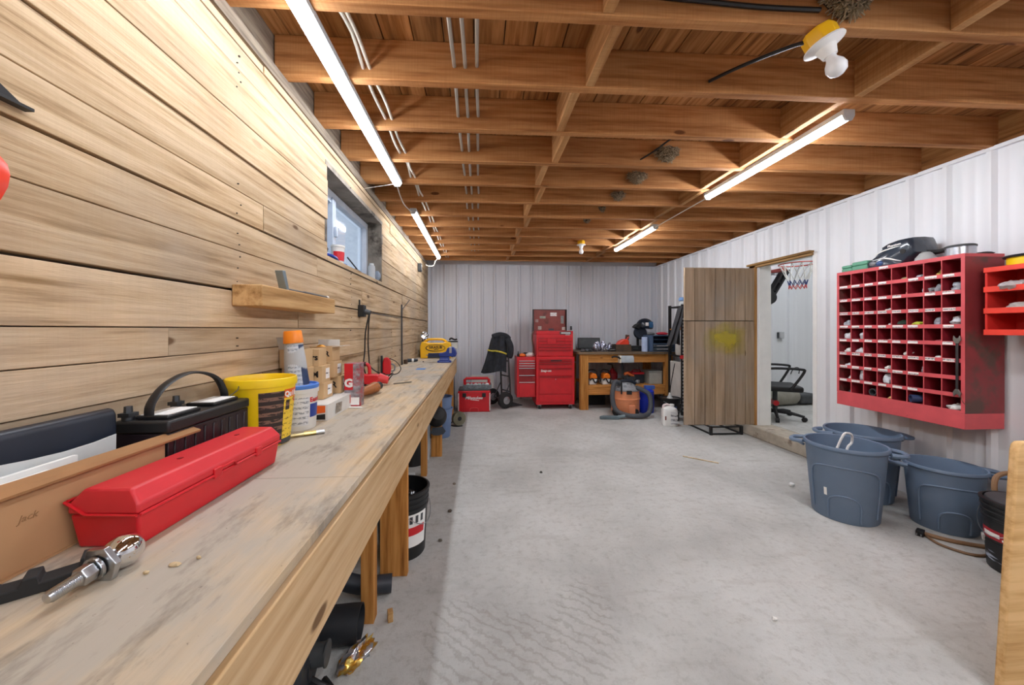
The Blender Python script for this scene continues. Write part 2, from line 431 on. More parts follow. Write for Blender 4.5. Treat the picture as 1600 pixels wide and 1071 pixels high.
MB().box(X0+.025, X0+.031, WY0+.04, ym-.03, WZ0+.09, WZ1-.09).obj('pane', M_glass, win, w=True)
MB().box(X0+.015, X0+.021, ym+.03, WY1-.05, WZ0+.05, WZ1-.05).obj('pane', M_glass, win, w=True)

def ribbed(L, z0, z1, phase=.1, pitch=.2235):
    # one run of ribbed steel siding along x, front towards -y, thickness 5 mm
    pts = [(0, 0)]; x = phase-pitch
    while x < L+pitch:
        for dx, dy in ((-.028, 0), (-.012, -.024), (.012, -.024), (.028, 0), (.07, 0), (.074, -.0012), (.088, -.0012), (.092, 0), (.134, 0), (.138, -.0012), (.152, -.0012), (.156, 0)):
            q = x+dx
            if .001 < q < L-.001: pts.append((q, dy))
        x += pitch
    pts.append((L, 0))
    n = len(pts); m = MB()
    vs = [(x, y, z0) for x, y in pts]+[(x, y, z1) for x, y in pts]+[(0, .012, z0), (L, .012, z0), (L, .012, z1), (0, .012, z1)]
    fs = [(i, i+1, n+i+1, n+i) for i in range(n-1)]+[(2*n, 2*n+3, 2*n+2, 2*n+1), (0, n, 2*n+3, 2*n), (n-1, 2*n+1, 2*n+2, 2*n-1)]
    m.add(vs, fs); return m
def place_rib(m, rz, loc): return m.xf(Matrix.Translation(Vector(loc)) @ Matrix.Rotation(math.radians(rz), 4, 'Z'))
L = XR-XL+.1
wb = place_rib(ribbed(L, 0, ZJ-.005, .08+.05), 0, (XL-.05, YB, 0)); wb.box(XL-.1, XR+.2, YB+.02, YB+.06, 0, ZD+.1)
struct(wb.obj('wall_back', M_side_b, ang=25))
DY0, DY1, DZ0, DZ1 = 3.42, 4.15, .13, 2.035
wr = MB()
def rr(y0, y1, z0, z1):
    # right wall runs from far (local x=0) to near
    m = place_rib(ribbed(y1-y0, z0, z1, (y1-2.169) % .2235), -90, (XR, y1, 0)); wr.add(m.v, m.f)
rr(DY1, YB+.05, 0, ZJ); rr(YF, DY0, 0, ZJ); rr(DY0, DY1, DZ1, ZJ)
struct(wr.obj('wall_right', M_side_r, ang=25))
sb = MB(); sb.box(XR+.02, XR+.14, DY1, YB+.1, 0, ZD+.1); sb.box(XR+.02, XR+.14, YF, DY0, 0, ZD+.1); sb.box(XR+.02, XR+.14, DY0, DY1, DZ1, ZD+.1)
struct(sb.obj('wall_right_core', M_offw))
struct(place_rib(ribbed(L+.2, 0, ZJ+.2, .1), 180, (XR+.1, YF, 0)).obj('wall_front', M_side_r, ang=25))
p = MB(); p.box(XR-.028, XR+.02, YF, YB, ZJ-.02, ZJ+.004); struct(p.obj('trim_2', M_side_r))
p = MB(); p.rnd = .3; p.box(XR+.0, XR+.03, YF, YB, ZJ+.005, ZD); struct(p.obj('trim_3', M_deck))
p = MB(); p.box(XR-.012, XR+.0, YB-.03, YB, 0, ZJ-.02); p.box(XL, XL+.015, YB-.03, YB-.002, .86, ZJ-.01); struct(p.obj('trim_4', M_side_b))
# ceiling: deck, joists, blocking, all parts of one structure
ce = bpy.data.objects.new('ceiling', None); col.objects.link(ce); ce.location = (1.2, 2, ZJ); struct(ce)
d = MB(); x = XL-.1
while x < XR+.15:
    d.rnd = random.random()*9+.1; d.box(x+.003, x+.1385, YF-.1, YB+.1, ZD, ZD+.03+random.uniform(-.002, .002)); x += .141
d.obj('deck_boards', M_deck, ce, w=True)
MB().box(XL-.2, XR+.2, YF-.1, YB+.1, ZD+.036, ZD+.06).obj('roof_sheet', M_plate, ce, w=True)
jy = [1.33+.405*k for k in range(-9, 14)]
for i, y in enumerate(jy):
    if y > YB-.04: continue
    j = MB(); j.rnd = random.random()*9+.1; o = random.uniform(-.006, .006)
    j.box(XL-.03, XR+.03, y, y+.046, ZJ+o*.5, ZD-.001)
    jo = j.obj('joist', M_joist, ce, w=True, bev=.003)
    if i+1 < len(jy) and jy[i+1] < YB-.04:
        for xc in (.50+(.035 if i % 2 else -.02), 1.88+(.03 if i % 2 else -.01)):
            k = MB(); k.rnd = random.random()*9+.1; k.box(xc-.02, xc+.022, y+.047, jy[i+1]-.001, ZJ+.004, ZD-.002)
            k.obj('blocking', M_block, ce, w=True, bev=.002)
# door opening, frame, slab, sill
dr = bpy.data.objects.new('door_1', None); col.objects.link(dr); dr.location = (XR, DY1, DZ0); struct(dr)
f = MB(); f.rnd = .2; f.box(XR-.03, XR+.012, DY1+.005, DY1+.09, DZ0, 2.03)
f.obj('hinge_jamb', M_doorfr, dr, w=True)
f = MB(); f.box(XR+.012, XR+.155, DY1-.012, DY1+.03, DZ0, DZ1); f.box(XR-.005, XR+.155, DY0-.03, DY0+.012, DZ0, DZ1)
f.box(XR+.012, XR+.155, DY0+.012, DY1-.012, DZ1-.012, DZ1+.02)
f.obj('jamb', M_white, dr, w=True, bev=.002)
f = MB(); f.rnd = .6; f.box(XR-.05, XR+.012, DY0, DY1+.12, DZ1-.005, DZ1+.018); f.rnd = .9; f.box(XR-.03, XR+.02, DY0, DY1+.1, DZ1-.028, DZ1-.008)
f.obj('head_board', M_lint, dr, w=True)
sl = MB(); xs = 2.42; n = 7; wd = (3.29-2.42)/n
for i in range(n):
    for z0, z1 in ((.14, 1.366), (1.374, 2.0)):
        sl.rnd = random.random()*9+.1
        sl.box(xs+i*wd+.0025, xs+(i+1)*wd-.0025, 4.165, 4.19, z0+random.uniform(-.008, .004)*(z0 < 1), z1)
so = sl.obj('slab', M_door, dr, w=True, bev=.0015, seg=1)
e = MB(); e.rnd = .5; e.box(2.408, 2.4205, 4.163, 4.195, .14, 2.0); e.obj('edge_strip', M_stick, so, w=True, rot=None).location = (0, 0, 0)
bpy.context.view_layer.update()
nl = MB()
for i in range(5, len(seams)-1):
    for y in [.22+1.22*k for k in range(6)]:
        for q in (.2, .55, .85):
            if random.random() < .3: continue
            z = seams[i]+(seams[i+1]-seams[i])*q; y_ = y+random.uniform(-.012, .012)
            if WZ0-.01 < z < WZ1+.01 and WY0-.02 < y_ < WY1+.02: continue
            nl.cyl((XL-.008, y_, z), (XL+.002, y_, z), random.uniform(.002, .0038), n=7)
nl.obj('nail_heads', P('#3d352d', .6), wl, w=True)
for ch in so.children:     # children of a part sit in the part's own space
    ch.location = -Vector(so.location); ch.data.transform(Matrix.Translation(Vector(so.location))); ch.location = (0, 0, 0)
def stain_mat():
    m, nt, b = nodes('yellow_spray')
    m2 = mapped(nt, (.85, 1, 1.15))
    dist = N(nt, 'ShaderNodeVectorMath', operation='LENGTH'); nt.links.new(m2, dist.inputs[0])
    nz = noise(nt, m2, 7, 4)
    a = N(nt, 'ShaderNodeMath', operation='MULTIPLY_ADD'); nt.links.new(nz, a.inputs[0]); a.inputs[1].default_value = .3; nt.links.new(dist.outputs['Value'], a.inputs[2])
    al = ramp(nt, [(.22, (.62,.62,.62,1)), (.40, (0,0,0,1))], a.outputs[0])
    b.inputs['Base Color'].default_value = lin('#c2b018'); b.inputs['Roughness'].default_value = .8
    nt.links.new(al, b.inputs['Alpha']); return m
st = MB(); st.add([(-.34, 0, -.3), (.33, 0, -.3), (.33, 0, .22), (-.34, 0, .22)], [(0, 1, 2, 3)])
st.obj('paint_mark', stain_mat(), dr, loc=(2.93-XR, 4.1625-DY1, 1.15-DZ0))
MB().box(2.424, 3.286, 4.1905, 4.193, .14, 2.0).obj('gap_shade_sheet', P('#3a3128', .9), dr, w=True)  # dark sheet added so the gaps between the boards look shaded
bk = MB()
for z in (.3, 1.32, 1.75): bk.box(2.45, 3.27, 4.1935, 4.215, z, z+.1)
bk.obj('batten', M_door, dr, w=True)
struct(MB().box(XR-.085, XR+.2, 2.95, 4.62, 0, .13).obj('trim_5', M_conc, bev=.012))
# the room beyond the door
struct(MB().box(XR+.2, 7.2, 1.6, 6.3, -.1, .13).obj('floor_far', M_floor))
fw = place_rib(ribbed(3.9, .13, 3.2, .12, .44), 0, (XR+.14, 5.98, 0)); fw.box(XR+.1, 7.3, 6.0, 6.1, 0, 3.2)
struct(fw.obj('wall_far_back', M_side_r, ang=25))
struct(MB().box(7.1, 7.2, 1.5, 6.1, 0, 3.2).obj('wall_far_right', M_offw))
struct(MB().box(XR+.14, 7.2, 1.5, 1.6, 0, 3.2).obj('wall_far_front', M_offw))
struct(MB().box(XR+.1, 7.2, 1.5, 6.1, 3.2, 3.25).obj('ceiling_far', M_offw))
struct(MB().box(XR+.145, XR+.16, 1.5, 6.1, ZD, 3.2).obj('wall_far_left', M_offw))

# ------------------------------------------------------------------ lights
def strip(label, x, y0, y1, z=ZJ, w_=.03, led=None):
    t = thing('led_strip_light', label, 'light', (x, (y0+y1)/2, z-.041), 0, 'strip lights under the joists')
    h = (y1-y0)/2
    m = MB(); m.prism([(-w_, .045), (w_, .045), (w_*.97, .018), (-w_*.97, .018)], 'y', -h+.012, h-.012); m.obj('housing', M_lgrey, t)
    m = MB(); m.prism([(w_*math.cos(a)*.95, .017-.028*abs(math.sin(a))) for a in [PI*k/10 for k in range(11)]], 'y', -h+.012, h-.012); m.obj('diffuser', led or M_led, t)
    for s in (-1, 1):
        m = MB(); m.prism([(-w_-.002, .045), (w_+.002, .045), (w_+.002, .012), (w_*.6, -.013), (-w_*.6, -.013), (-w_-.002, .012)], 'y', s*h-.012 if s > 0 else -h, h if s > 0 else -h+.012); m.obj('end_cap', M_lgrey, t, bev=.002)
    return t
strip('long strip light over the workbench nearest the camera, beside plank wall', -.635, .55, 2.90, w_=.034, led=M_led2)
strip('long strip light farther down the plank wall, over the window end', -.635, 3.57, 5.85, w_=.03, led=M_led2)
strip('short strip light on the right, nearest, running towards the red bolt bin', 1.97, 1.83, 3.04)
strip('short strip light on the right, farther, near the back wall', 1.97, 3.96, 5.14)
strip('added short strip light, unseen behind the camera on the right side', 1.97, -.33, .88)  # extra unseen lamp, added to light the foreground evenly
strip('added long strip light, unseen behind the camera over the room centre', .7, -2.1, .2)  # second added lamp out of view, fills in the near end
strip('added strip light, unseen in the side room beyond the door', 5.0, 3.2, 5.2, 3.2)  # added out of sight to brighten the room beyond
def wire(name, label, cat, pts, r, mat, **k): return tag(MB().tube(pts, r, **k).obj(name, mat), label, cat)
wire('light_cord', 'white cord linking the two strip lights on the left', 'cord', [(-.64, 2.9, 2.4), (-.655, 3.1, 2.385), (-.66, 3.3, 2.38), (-.65, 3.57, 2.405)], .005, M_cable)
wire('light_cord', 'white cord linking the two strip lights on the right', 'cord', [(1.975, 3.04, 2.41), (1.96, 3.5, 2.405), (1.965, 3.96, 2.41)], .005, M_cable)
wire('light_cord', 'thin wire from left strip light to the plank wall', 'cord', [(-.66, 2.88, 2.4), (-.8, 2.9, 2.385), (-.9, 2.92, 2.375)], .002, M_cable)
wire('light_cord', 'white hooked cord at far end of left strip light', 'cord', [(-.64, 5.84, 2.4), (-.69, 5.87, 2.36), (-.72, 5.88, 2.29), (-.8, 5.87, 2.28), (-.84, 5.86, 2.3)], .009, M_cable)
# conduits through the joists
for i, (x0, x1, z0, r, m_, lb) in enumerate(((-.124, -.11, 2.515, .009, M_pipe, 'leftmost of the three conduits through the joists'), (-.072, -.06, 2.513, .009, M_pipe, 'middle one of the three conduits through the joists'), (-.014, .0, 2.52, .009, M_pipe, 'rightmost of the three conduits through the joists'),
        (-.529, -.545, 2.487, .008, M_cable, 'left cable of the pair through joists by the long strip light'), (-.497, -.512, 2.487, .008, M_cable, 'right cable of the pair through joists by the long strip light'))):
    pts = []
    for k in range(-9, 13):
        y = 1.33+.405*k+.023
        pts.append((x0+(x1-x0)*(k+9)/21+random.uniform(-.004, .004), y, z0))
        if i > 2: pts.append((x0+(x1-x0)*(k+9)/21+random.uniform(-.012, .012), y+.2, z0-.02+random.uniform(0, .05)))
        else: pts.append((x0+(x1-x0)*(k+9)/21, y+.2, z0+random.uniform(-.01, .015)))
    wire('conduit' if i < 3 else 'ceiling_cable', 'grey '+lb if i < 3 else 'white '+lb, 'conduit' if i < 3 else 'cable', pts, r, m_, sub=3)
wire('ceiling_cable', 'black cable stapled along the nearest joist face to the bird nest', 'cable', [(.1, 1.318, 2.53), (.5, 1.32, 2.515), (.8, 1.318, 2.5), (1.05, 1.32, 2.49), (1.3, 1.32, 2.49)], .009, M_black)
wire('ceiling_cable', 'black cable dropping diagonally from yellow lamp box to next joist', 'cable', [(1.3, 1.36, 2.4), (1.27, 1.42, 2.425), (1.19, 1.6, 2.47), (1.13, 1.73, 2.49)], .008, M_black)
wire('ceiling_cable', 'thin black cable crossing the second joist bay near knots', 'cable', [(1.3, 2.15, 2.5), (1.25, 2.3, 2.51), (1.2, 2.42, 2.49), (1.15, 2.535, 2.48)], .006, M_black)
# bare bulb lampholders
def lampholder(label, loc, rot, s=1):
    t = thing('lampholder', label, 'lamp', loc, rot=rot, group='bare bulb lampholders under the joists')
    m = MB(); m.lathe([(.03, .06), (.052, .06), (.058, .045), (.058, 0), (.03, 0)], 8); m.obj('junction_box', M_case, t, bev=.003)
    m = MB(); m.lathe([(.0, -.002), (.066, -.001), (.068, -.008), (.05, -.014), (.034, -.02), (.027, -.045), (.024, -.058), (.0, -.058)], 32); m.obj('porcelain_base', M_white, t)
    m = MB(); m.lathe([(.0, -.056), (.017, -.058), (.018, -.072), (.03, -.092), (.035, -.113), (.028, -.134), (.012, -.145), (.0, -.147)], 24); m.obj('bulb', M_bulb, t)
    t.scale = (s, s, s); return t
lampholder('tilted yellow box lampholder with bulb, under the bird nest on nearest joist', (1.345, 1.35, 2.385), (math.radians(-9), math.radians(-19), 0), .98)
lampholder('small yellow lampholder with bulb near the back wall', (1.41, 4.955, 2.44), (0, 0, 0), .9)
def nest(label, x, y, z, r, h, seed, k=230):
    R = random.Random(seed)
    t = thing('bird_nest', label, 'nest', (x, y, z), 0, 'bird nests on the joists')
    m = MB()
    vs = []; n = 14; ms = 7
    for j in range(ms+1):
        q = j/ms; rad = r*math.sin(PI/2*min(1, .12+q*.95))*(1+.0*q)
        for i in range(n+1):
            a = PI+PI*i/n; rr_ = rad*(1+.12*(R.random()-.5))
            vs.append((rr_*math.cos(a), rr_*.75*math.sin(a), h*q))
    fs = [(j*(n+1)+i, j*(n+1)+i+1, (j+1)*(n+1)+i+1, (j+1)*(n+1)+i) for j in range(ms) for i in range(n)]
    fs += [tuple(range(n+1))[::-1], tuple(ms*(n+1)+i for i in range(n+1))]+[(j*(n+1), (j+1)*(n+1), (j+1)*(n+1)+n, j*(n+1)+n) for j in range(ms)]
    m.add(vs, fs); m.obj('mud_cup', M_mud, t)
    m = MB()
    for _ in range(k):
        a = PI+PI*R.random(); q = R.random(); rad = r*math.sin(PI/2*min(1, .15+q*.9))*1.03
        p = Vector((rad*math.cos(a), rad*.75*math.sin(a), h*q)); d = Vector((R.uniform(-1, 1), R.uniform(-1, .4), R.uniform(-.8, .5)))
        d = d.normalized()*R.uniform(.3, .8)*r; m.rnd = R.random()*5+.1
        a0 = p-d*.5; b0 = p+d*.5
        for q_ in (a0, b0): q_.y = min(q_.y, -.004)
        m.tube([a0, (a0+b0)/2+Vector((0, -.006, .004)), b0], .0017+.001*R.random(), 4, smooth=False)
    o = m.obj('straw', M_straw, t); o['kind'] = 'stuff'
    return t
nest('big bird nest of straw above the tilted yellow lampholder', 1.4, 1.328, 2.465, .09, .1, 3, 330)
nest('largest heart-shaped bird nest, on the third joist face from the big nest', 1.335, 2.543, 2.47, .078, .085, 4, 260)
nest('bird nest with a stick across it, just behind the heart-shaped nest', 1.3, 2.948, 2.475, .075, .075, 5, 220)
nest('bird nest hanging two wisps, third in the row of nests', 1.3, 3.353, 2.48, .06, .065, 6, 160)
nest('small dark bird nest, fourth in the row of nests', 1.29, 3.758, 2.5, .035, .05, 8, 70)
nest('tiny dark bird nest, farthest in the row of nests', 1.25, 4.163, 2.5, .04, .045, 9, 60)

# ------------------------------------------------------------------ workbench along the plank wall
HB = .855
wbn = thing('workbench', 'long plywood workbench running along the plank wall', 'workbench', (-.62, 2.5, 0))
m = MB()
for a, b in ((-.6, 1.05), (1.052, 3.49), (3.492, 5.45)): m.rnd = random.random()*5+.1; m.box(XL+.004, -.336, a, b, HB-.022, HB)
m.obj('tabletop', M_bench, wbn, w=True, bev=.0015)
for a, b in ((-.6, 2.16), (2.163, 5.45)):
    m = MB(); m.rnd = random.random()*5+.1; m.box(-.366, -.327, a, b, HB-.215, HB-.027); m.obj('fascia', M_fasc, wbn, w=True, bev=.003)
m = MB(); m.rnd = 2.2; m.box(-.42, -.385, -.6, 5.4, HB-.27, HB-.17); m.obj('inner_rail', M_fasc, wbn, w=True)
for i, y in enumerate((.3, 1.66, 1.945, 3.21, 3.71, 4.6, 5.36)):
    m = MB(); m.rnd = random.random()*5+.1; m.box(XL+.004, -.43, y, y+.038, HB-.16, HB-.023); m.obj('bearer', M_legx, wbn, w=True)
def bleg(x0, x1, y0, y1, top=.64, two=False):
    m = MB(); m.rnd = random.random()*5+.1
    if two:
        h = (x0+x1)/2; m.box(x0, h-.001, y0, y1, 0, top); m.rnd += .7; m.box(h+.001, x1, y0, y1, 0, top)
    else: m.box(x0, x1, y0, y1, 0, top)
    m.obj('leg', M_leg, wbn, w=True, bev=.002)
bleg(-.505, -.3675, 1.90, 1.94, .83); bleg(-.507, -.452, 1.60, 1.655, .60); bleg(-.50, -.45, 3.18, 3.235, .60); bleg(-.475, -.368, 3.665, 3.705, .83, True)
bleg(-.49, -.368, 5.32, 5.36, .83); bleg(-.505, -.3675, .25, .29, .83)

# cardboard box with files at the near end of the bench
cb = thing('cardboard_box', 'long open cardboard box with Jack written on it, at the near end of workbench', 'box', (-.84, .5, HB))
fa, fb = (-.80, .02), (-.772, .945)
def fx(y): return fa[0]+(fb[0]-fa[0])*(y-fa[1])/(fb[1]-fa[1])
m = MB(); L_ = cb.location
m.add([(fx(.02)-L_.x, .02-L_.y, 0), (fx(.945)-L_.x, .945-L_.y, 0), (fx(.945)-L_.x, .945-L_.y, .145), (fx(.02)-L_.x, .02-L_.y, .158),
       (fx(.02)-.005-L_.x, .02-L_.y, 0), (fx(.945)-.005-L_.x, .945-L_.y, 0), (fx(.945)-.005-L_.x, .945-L_.y, .145), (fx(.02)-.005-L_.x, .02-L_.y, .158)],
      [(0, 1, 2, 3), (4, 7, 6, 5), (0, 3, 7, 4), (1, 5, 6, 2), (3, 2, 6, 7), (0, 4, 5, 1)])
m.box(-.9-L_.x, fx(.945)-L_.x, .941-L_.y, .945-L_.y, 0, .12); m.box(-.9-L_.x, fx(.02)-L_.x, .02-L_.y, .024-L_.y, 0, .15)
m.box(-.9-L_.x, -.775-L_.x, .02-L_.y, .945-L_.y, .0005, .004); m.box(-.903-L_.x, -.899-L_.x, .02-L_.y, .945-L_.y, 0, .11)
m.obj('carton', M_card, cb)
m = MB()
y0, y1 = .02-L_.y, 1.03-L_.y
m.add([(fx(.02)-.004-L_.x, y0, .158), (fx(.945)-.004-L_.x, y1, .150), (fx(.945)+.022-L_.x, y1, .140), (fx(.02)+.016-L_.x, y0, .136),
       (fx(.02)-.004-L_.x, y0, .163), (fx(.945)-.004-L_.x, y1, .155), (fx(.945)+.023-L_.x, y1, .145), (fx(.02)+.017-L_.x, y0, .140)],
      [(0, 3, 2, 1), (4, 5, 6, 7), (0, 1, 5, 4), (1, 2, 6, 5), (2, 3, 7, 6), (3, 0, 4, 7)])
m.obj('flap', M_cardd, cb)
text('Jack', .017, P('#9c7650', .8), cb, (fx(.68)+.0008-L_.x, .678-L_.y, .09), (90, 0, 88), 'handwriting', .0003, 0, shear=.3)
m = MB(); m.prism([(-.897, HB+.006), (-.868, HB+.006), (-.868, 1.065), (-.874, 1.08), (-.889, 1.083), (-.897, 1.07)], 'y', .03, .93)
tag(m.obj('folder_case', M_navy, bev=.006, loc=None), 'navy padded case standing in the cardboard box against planks', 'case')
m = MB(); R = random.Random(2)
n = 16; vs = []
for k in range(2):
    for i in range(n+1):
        y = .04+.86*i/n; vs.append((-.855+.006*math.sin(i*1.3)+k*.003, y, HB+.007)); vs.append((-.848+.008*math.sin(i*.9+1)+k*.003, y, 1.045-.02*(i/n)+.006*math.sin(i*.8)))
W = 2*(n+1); fs = []
for i in range(n):
    a = 2*i; fs += [(a, a+2, a+3, a+1), (W+a, W+a+1, W+a+3, W+a+2), (a+1, a+3, W+a+3, W+a+1), (a, W+a, W+a+2, a+2)]
fs += [(0, 1, W+1, W), (2*n, W+2*n, W+2*n+1, 2*n+1)]
m.add(vs, fs); tag(m.obj('plastic_sheet', M_milky), 'milky plastic sheet sticking out of the cardboard box', 'sheet')
for i, (x, z, y1, lb) in enumerate(((-.828, 1.012, .80, 'thick sheaf of white paper in cardboard box, nearest milky sheet'), (-.812, 1.004, .74, 'thin sheaf of white paper in cardboard box, nearest the flap'))):
    m = MB(); m.box(x-.005, x+.004, .05, y1, HB+.006, z); tag(m.obj('paper_stack', M_paper), lb, 'paper')

# red plastic toolbox
tb = thing('toolbox', 'long red plastic toolbox with sloping lid lying on workbench', 'toolbox', (-.695, .955, HB), -2)
L_ = .228
m = MB()
vs = []
for z, w_, l_ in ((0, .056, L_-.008), (.066, .064, L_)):
    vs += [(-w_, -l_, z), (w_, -l_, z), (w_, l_, z), (-w_, l_, z)]
m.add(vs, [(3, 2, 1, 0), (4, 5, 6, 7)]+[(i, (i+1) % 4, 4+(i+1) % 4, 4+i) for i in range(4)]); m.obj('tray', M_red, tb, bev=.005)
m = MB(); vs = []
for z, w_, l_ in ((.067, .066, L_+.002), (.086, .066, L_+.002), (.113, .044, L_-.006)):
    vs += [(-w_, -l_, z), (w_, -l_, z), (w_, l_, z), (-w_, l_, z)]
m.add(vs, [(3, 2, 1, 0), (8, 9, 10, 11)]+[(4*k+i, 4*k+(i+1) % 4, 4*k+4+(i+1) % 4, 4*k+4+i) for k in range(2) for i in range(4)])
m.obj('lid', P('#cd2c33', .45, var=.06), tb, bev=.005)
m = MB(); m.tube([(-.069, -L_-.003, .092), (-.03, -L_-.004, .068), (.064, -L_-.004, .066)], .003, 6, smooth=False)
m.tube([(.067, -L_, .066), (.068, -.03, .066), (.069, -.022, .078), (.069, .02, .078), (.068, .03, .066), (.067, L_, .066)], .003, 6, smooth=False)
m.tube([(-.067, -L_, .092), (-.067, L_, .092)], .003, 6, smooth=False); m.obj('rim', M_red, tb)
for y in (-.035, .12):
    m = MB(); m.box(.064, .071, y-.012, y+.012, .058, .082); m.obj('latch', M_red, tb, bev=.002)
for y in (-.06, .13):
    m = MB(); m.box(-.004, .004, y-.005, y+.005, .112, .1145); m.obj('vent_mark', M_redd, tb)

# trailer hitch ball and pulley piece
hb_ = thing('hitch_ball', 'chrome trailer hitch ball with nut lying on near end of workbench', 'hitch ball', (-.618, .672, HB))
ax = Vector((-.012, -.085, -.008)).normalized()
M0 = Matrix.Translation((0, 0, .0295)) @ Vector((0, 0, 1)).rotation_difference(ax).to_matrix().to_4x4()
m = MB(); m.lathe([(0, -.028), (.013, -.0255), (.022, -.0175), (.0275, -.004), (.0275, .003), (.0235, .015), (.0165, .022), (.0165, .026)], 32); m.xf(M0); m.obj('ball', M_chrome, hb_)
m = MB(); m.lathe([(.017, .025), (.0315, .027), (.0315, .036), (.018, .038)], 6); m.xf(M0); m.obj('hex_flange', M_steel, hb_, bev=.001)
m = MB(); m.lathe([(.0185, .04), (.0185, .045), (.011, .045)], 24); m.xf(M0); m.obj('washer', M_steel, hb_)
m = MB(); m.lathe([(.015, .046), (.0155, .048), (.0155, .062), (.0145, .064)], 6); m.xf(M0); m.obj('nut', M_steel, hb_, bev=.001)
pr = [(.0098, .04)]
for k in range(16): pr += [(.0098, .064+.0022*k), (.0088, .0651+.0022*k)]
pr += [(.0075, .102), (0, .1035)]
m = MB(); m.lathe(pr, 20); m.xf(M0); m.obj('shank', M_steel, hb_)
pb = thing('clamp_jaw', 'black cast clamp jaw with notches beside the chrome hitch ball', 'clamp', (-.695, .632, HB), 38)
m = MB(); m.prism([(-.062, 0), (.055, 0), (.06, .012), (.05, .018), (.048, .034), (.036, .036), (.034, .018), (-.006, .016), (-.008, .028), (-.024, .028), (-.028, .016), (-.05, .016), (-.056, .024), (-.066, .02)], 'y', -.018, .018)
m.obj('jaw', M_rubber, pb, bev=.002)
m = MB(); m.cyl((-.14, 0, .012), (-.055, 0, .012), .0085, n=14)
for k in range(16): m.cyl((-.14+.005*k, 0, .012), (-.1375+.005*k, 0, .012), .0098, n=14)
m.obj('threaded_rod', M_dsteel, pb)
for i, (x, y, s, lb) in enumerate(((-.533, .672, .011, 'largest pale wood chip beside the hitch ball'), (-.563, .652, .0055, 'small pale wood chip nearest the hitch ball'), (-.505, .69, .004, 'tiny wood crumb on bench farthest from hitch ball'))):
    m = MB(); m.crumple((x, y, HB+.0025), s, s*.55, .0035, 9, 5, .4, 20+i); tag(m.obj('wood_chip', M_stick), lb, 'wood chip')

# car battery
bt = thing('car_battery', 'black car battery with looped carrying strap against the planks', 'battery', (-.833, 1.108, HB))
m = MB(); m.box(-.066, .064, -.157, .157, 0, .155)
for k in range(9): m.box(.063, .067, -.14+.034*k, -.126+.034*k, .01, .145)
m.obj('case', P('#241a1f', .35, var=.4, scale=20), bt, bev=.004)
m = MB(); m.box(-.069, .068, -.16, .16, .156, .187); m.obj('lid', M_black, bt, bev=.006)
for y in (-.085, .075):
    m = MB(); m.box(-.03, .05, y-.055, y+.055, .187, .197); o = m.obj('vent_cap', M_black, bt, bev=.003)
    m = MB(); m.box(-.022, .044, y-.048, y+.048, .197, .1985); m.obj('sticker', M_paper, o)
for y in (-.14, .005):
    m = MB(); m.cyl((-.045, y, .187), (-.045, y, .2), .013, n=14); m.box(-.058, -.032, y-.014, y+.014, .196, .206); m.cyl((-.045, y, .2), (-.045, y, .222), .009, .008, n=6); m.obj('terminal', M_dsteel, bt)
pts = [(.0, -.135, .19), (.0, -.13, .225), (.0, -.09, .265), (.0, -.02, .289), (.0, .05, .283), (.0, .105, .258), (.0, .135, .215), (.0, .14, .19)]
m = MB()
o0 = len(m.v); m.tube(pts, .004, 8, sub=4)
for i in range(len(m.v)): p = m.v[i]; m.v[i] = (p[0]*3.2, p[1], p[2])
m.obj('carry_strap', M_black, bt)
m = MB(); m.tube([(.03, .12, .2), (.035, .15, .215), (.02, .18, .235)], .0015, 5); m.obj('wire_tail', M_dgrey, bt)

# pails
yp = thing('pail', 'round yellow plastic pail with brown printed label on workbench', 'pail', (-.793, 1.385, HB))
rf = lambda z: .089+.0205*(z/.225)
m = MB(); m.lathe([(0, .001), (.088, 0), (.089, .004), (.1085, .212), (.113, .213), (.114, .225), (.112, .24), (.109, .2415), (.107, .238), (.106, .215), (.087, .006), (0, .005)], 48); m.obj('body', M_yellow, yp)
m = MB(); m.arc(rf, -66, -21, .004, .196); m.obj('text_panel', M_brownp, yp)
m = MB(); m.arc(rf, -20.5, 18, .022, .168); m.obj('yellow_label', print_mat('yellow_print', '#f0cb3a', '#9a7420', 190, 110, .52), yp)
m = MB(); m.arc(rf, -20.5, 18, .169, .2); m.obj('orange_header', M_orange, yp)
m = MB(); m.arc(rf, -20.5, 18, .002, .021); m.obj('dark_band', M_dgrey, yp)
def curved_text(body, parent, a0, step, z, r, size, mat, bold=.0006):
    for k, ch in enumerate(body):
        q = math.radians(a0+step*k)
        text(ch, size, mat, parent, (r*math.cos(q), r*math.sin(q), z), (90, 0, 90+a0+step*k), 'letter', .0005, bold)
curved_text('Quik', yp, -15, 8.5, .182, rf(.182)+.002, .026, M_white, .0011)
curved_text('C', yp, 9, 8, .158, rf(.158)+.002, .022, M_red, .0011)
m = MB(); m.arc(rf, -16, -6, .125, .16, t=.002); m.obj('ink_mark', M_brownp, yp)
wp = thing('pail', 'white pail with blue lid and label behind the yellow pail', 'pail', (-.768, 1.592, HB))
rg = lambda z: .072+.008*(z/.17)
m = MB(); m.lathe([(0, 0), (.071, 0), (.0722, .003), (.079, .15), (.083, .151), (.0835, .168), (.0805, .17), (0, .17)], 40); m.obj('body', M_offw, wp)
m = MB(); m.lathe([(0, .168), (.083, .1685), (.084, .171), (.084, .183), (.081, .186), (.0745, .1855), (.074, .178), (0, .178)], 40); m.obj('lid', P('#4c7fd0', .4), wp)
m = MB(); m.arc(rg, -100, -31, .02, .135); m.obj('grey_panel', print_mat('grey_print', '#d5d6d8', '#8e9196', 190, 110, .45), wp)
m = MB(); m.arc(rg, -26, 12, .05, .105); m.obj('blue_panel', M_blue, wp)
curved_text('East', wp, -23, 10.5, .122, rg(.12)+.0015, .026, M_red, .0009)
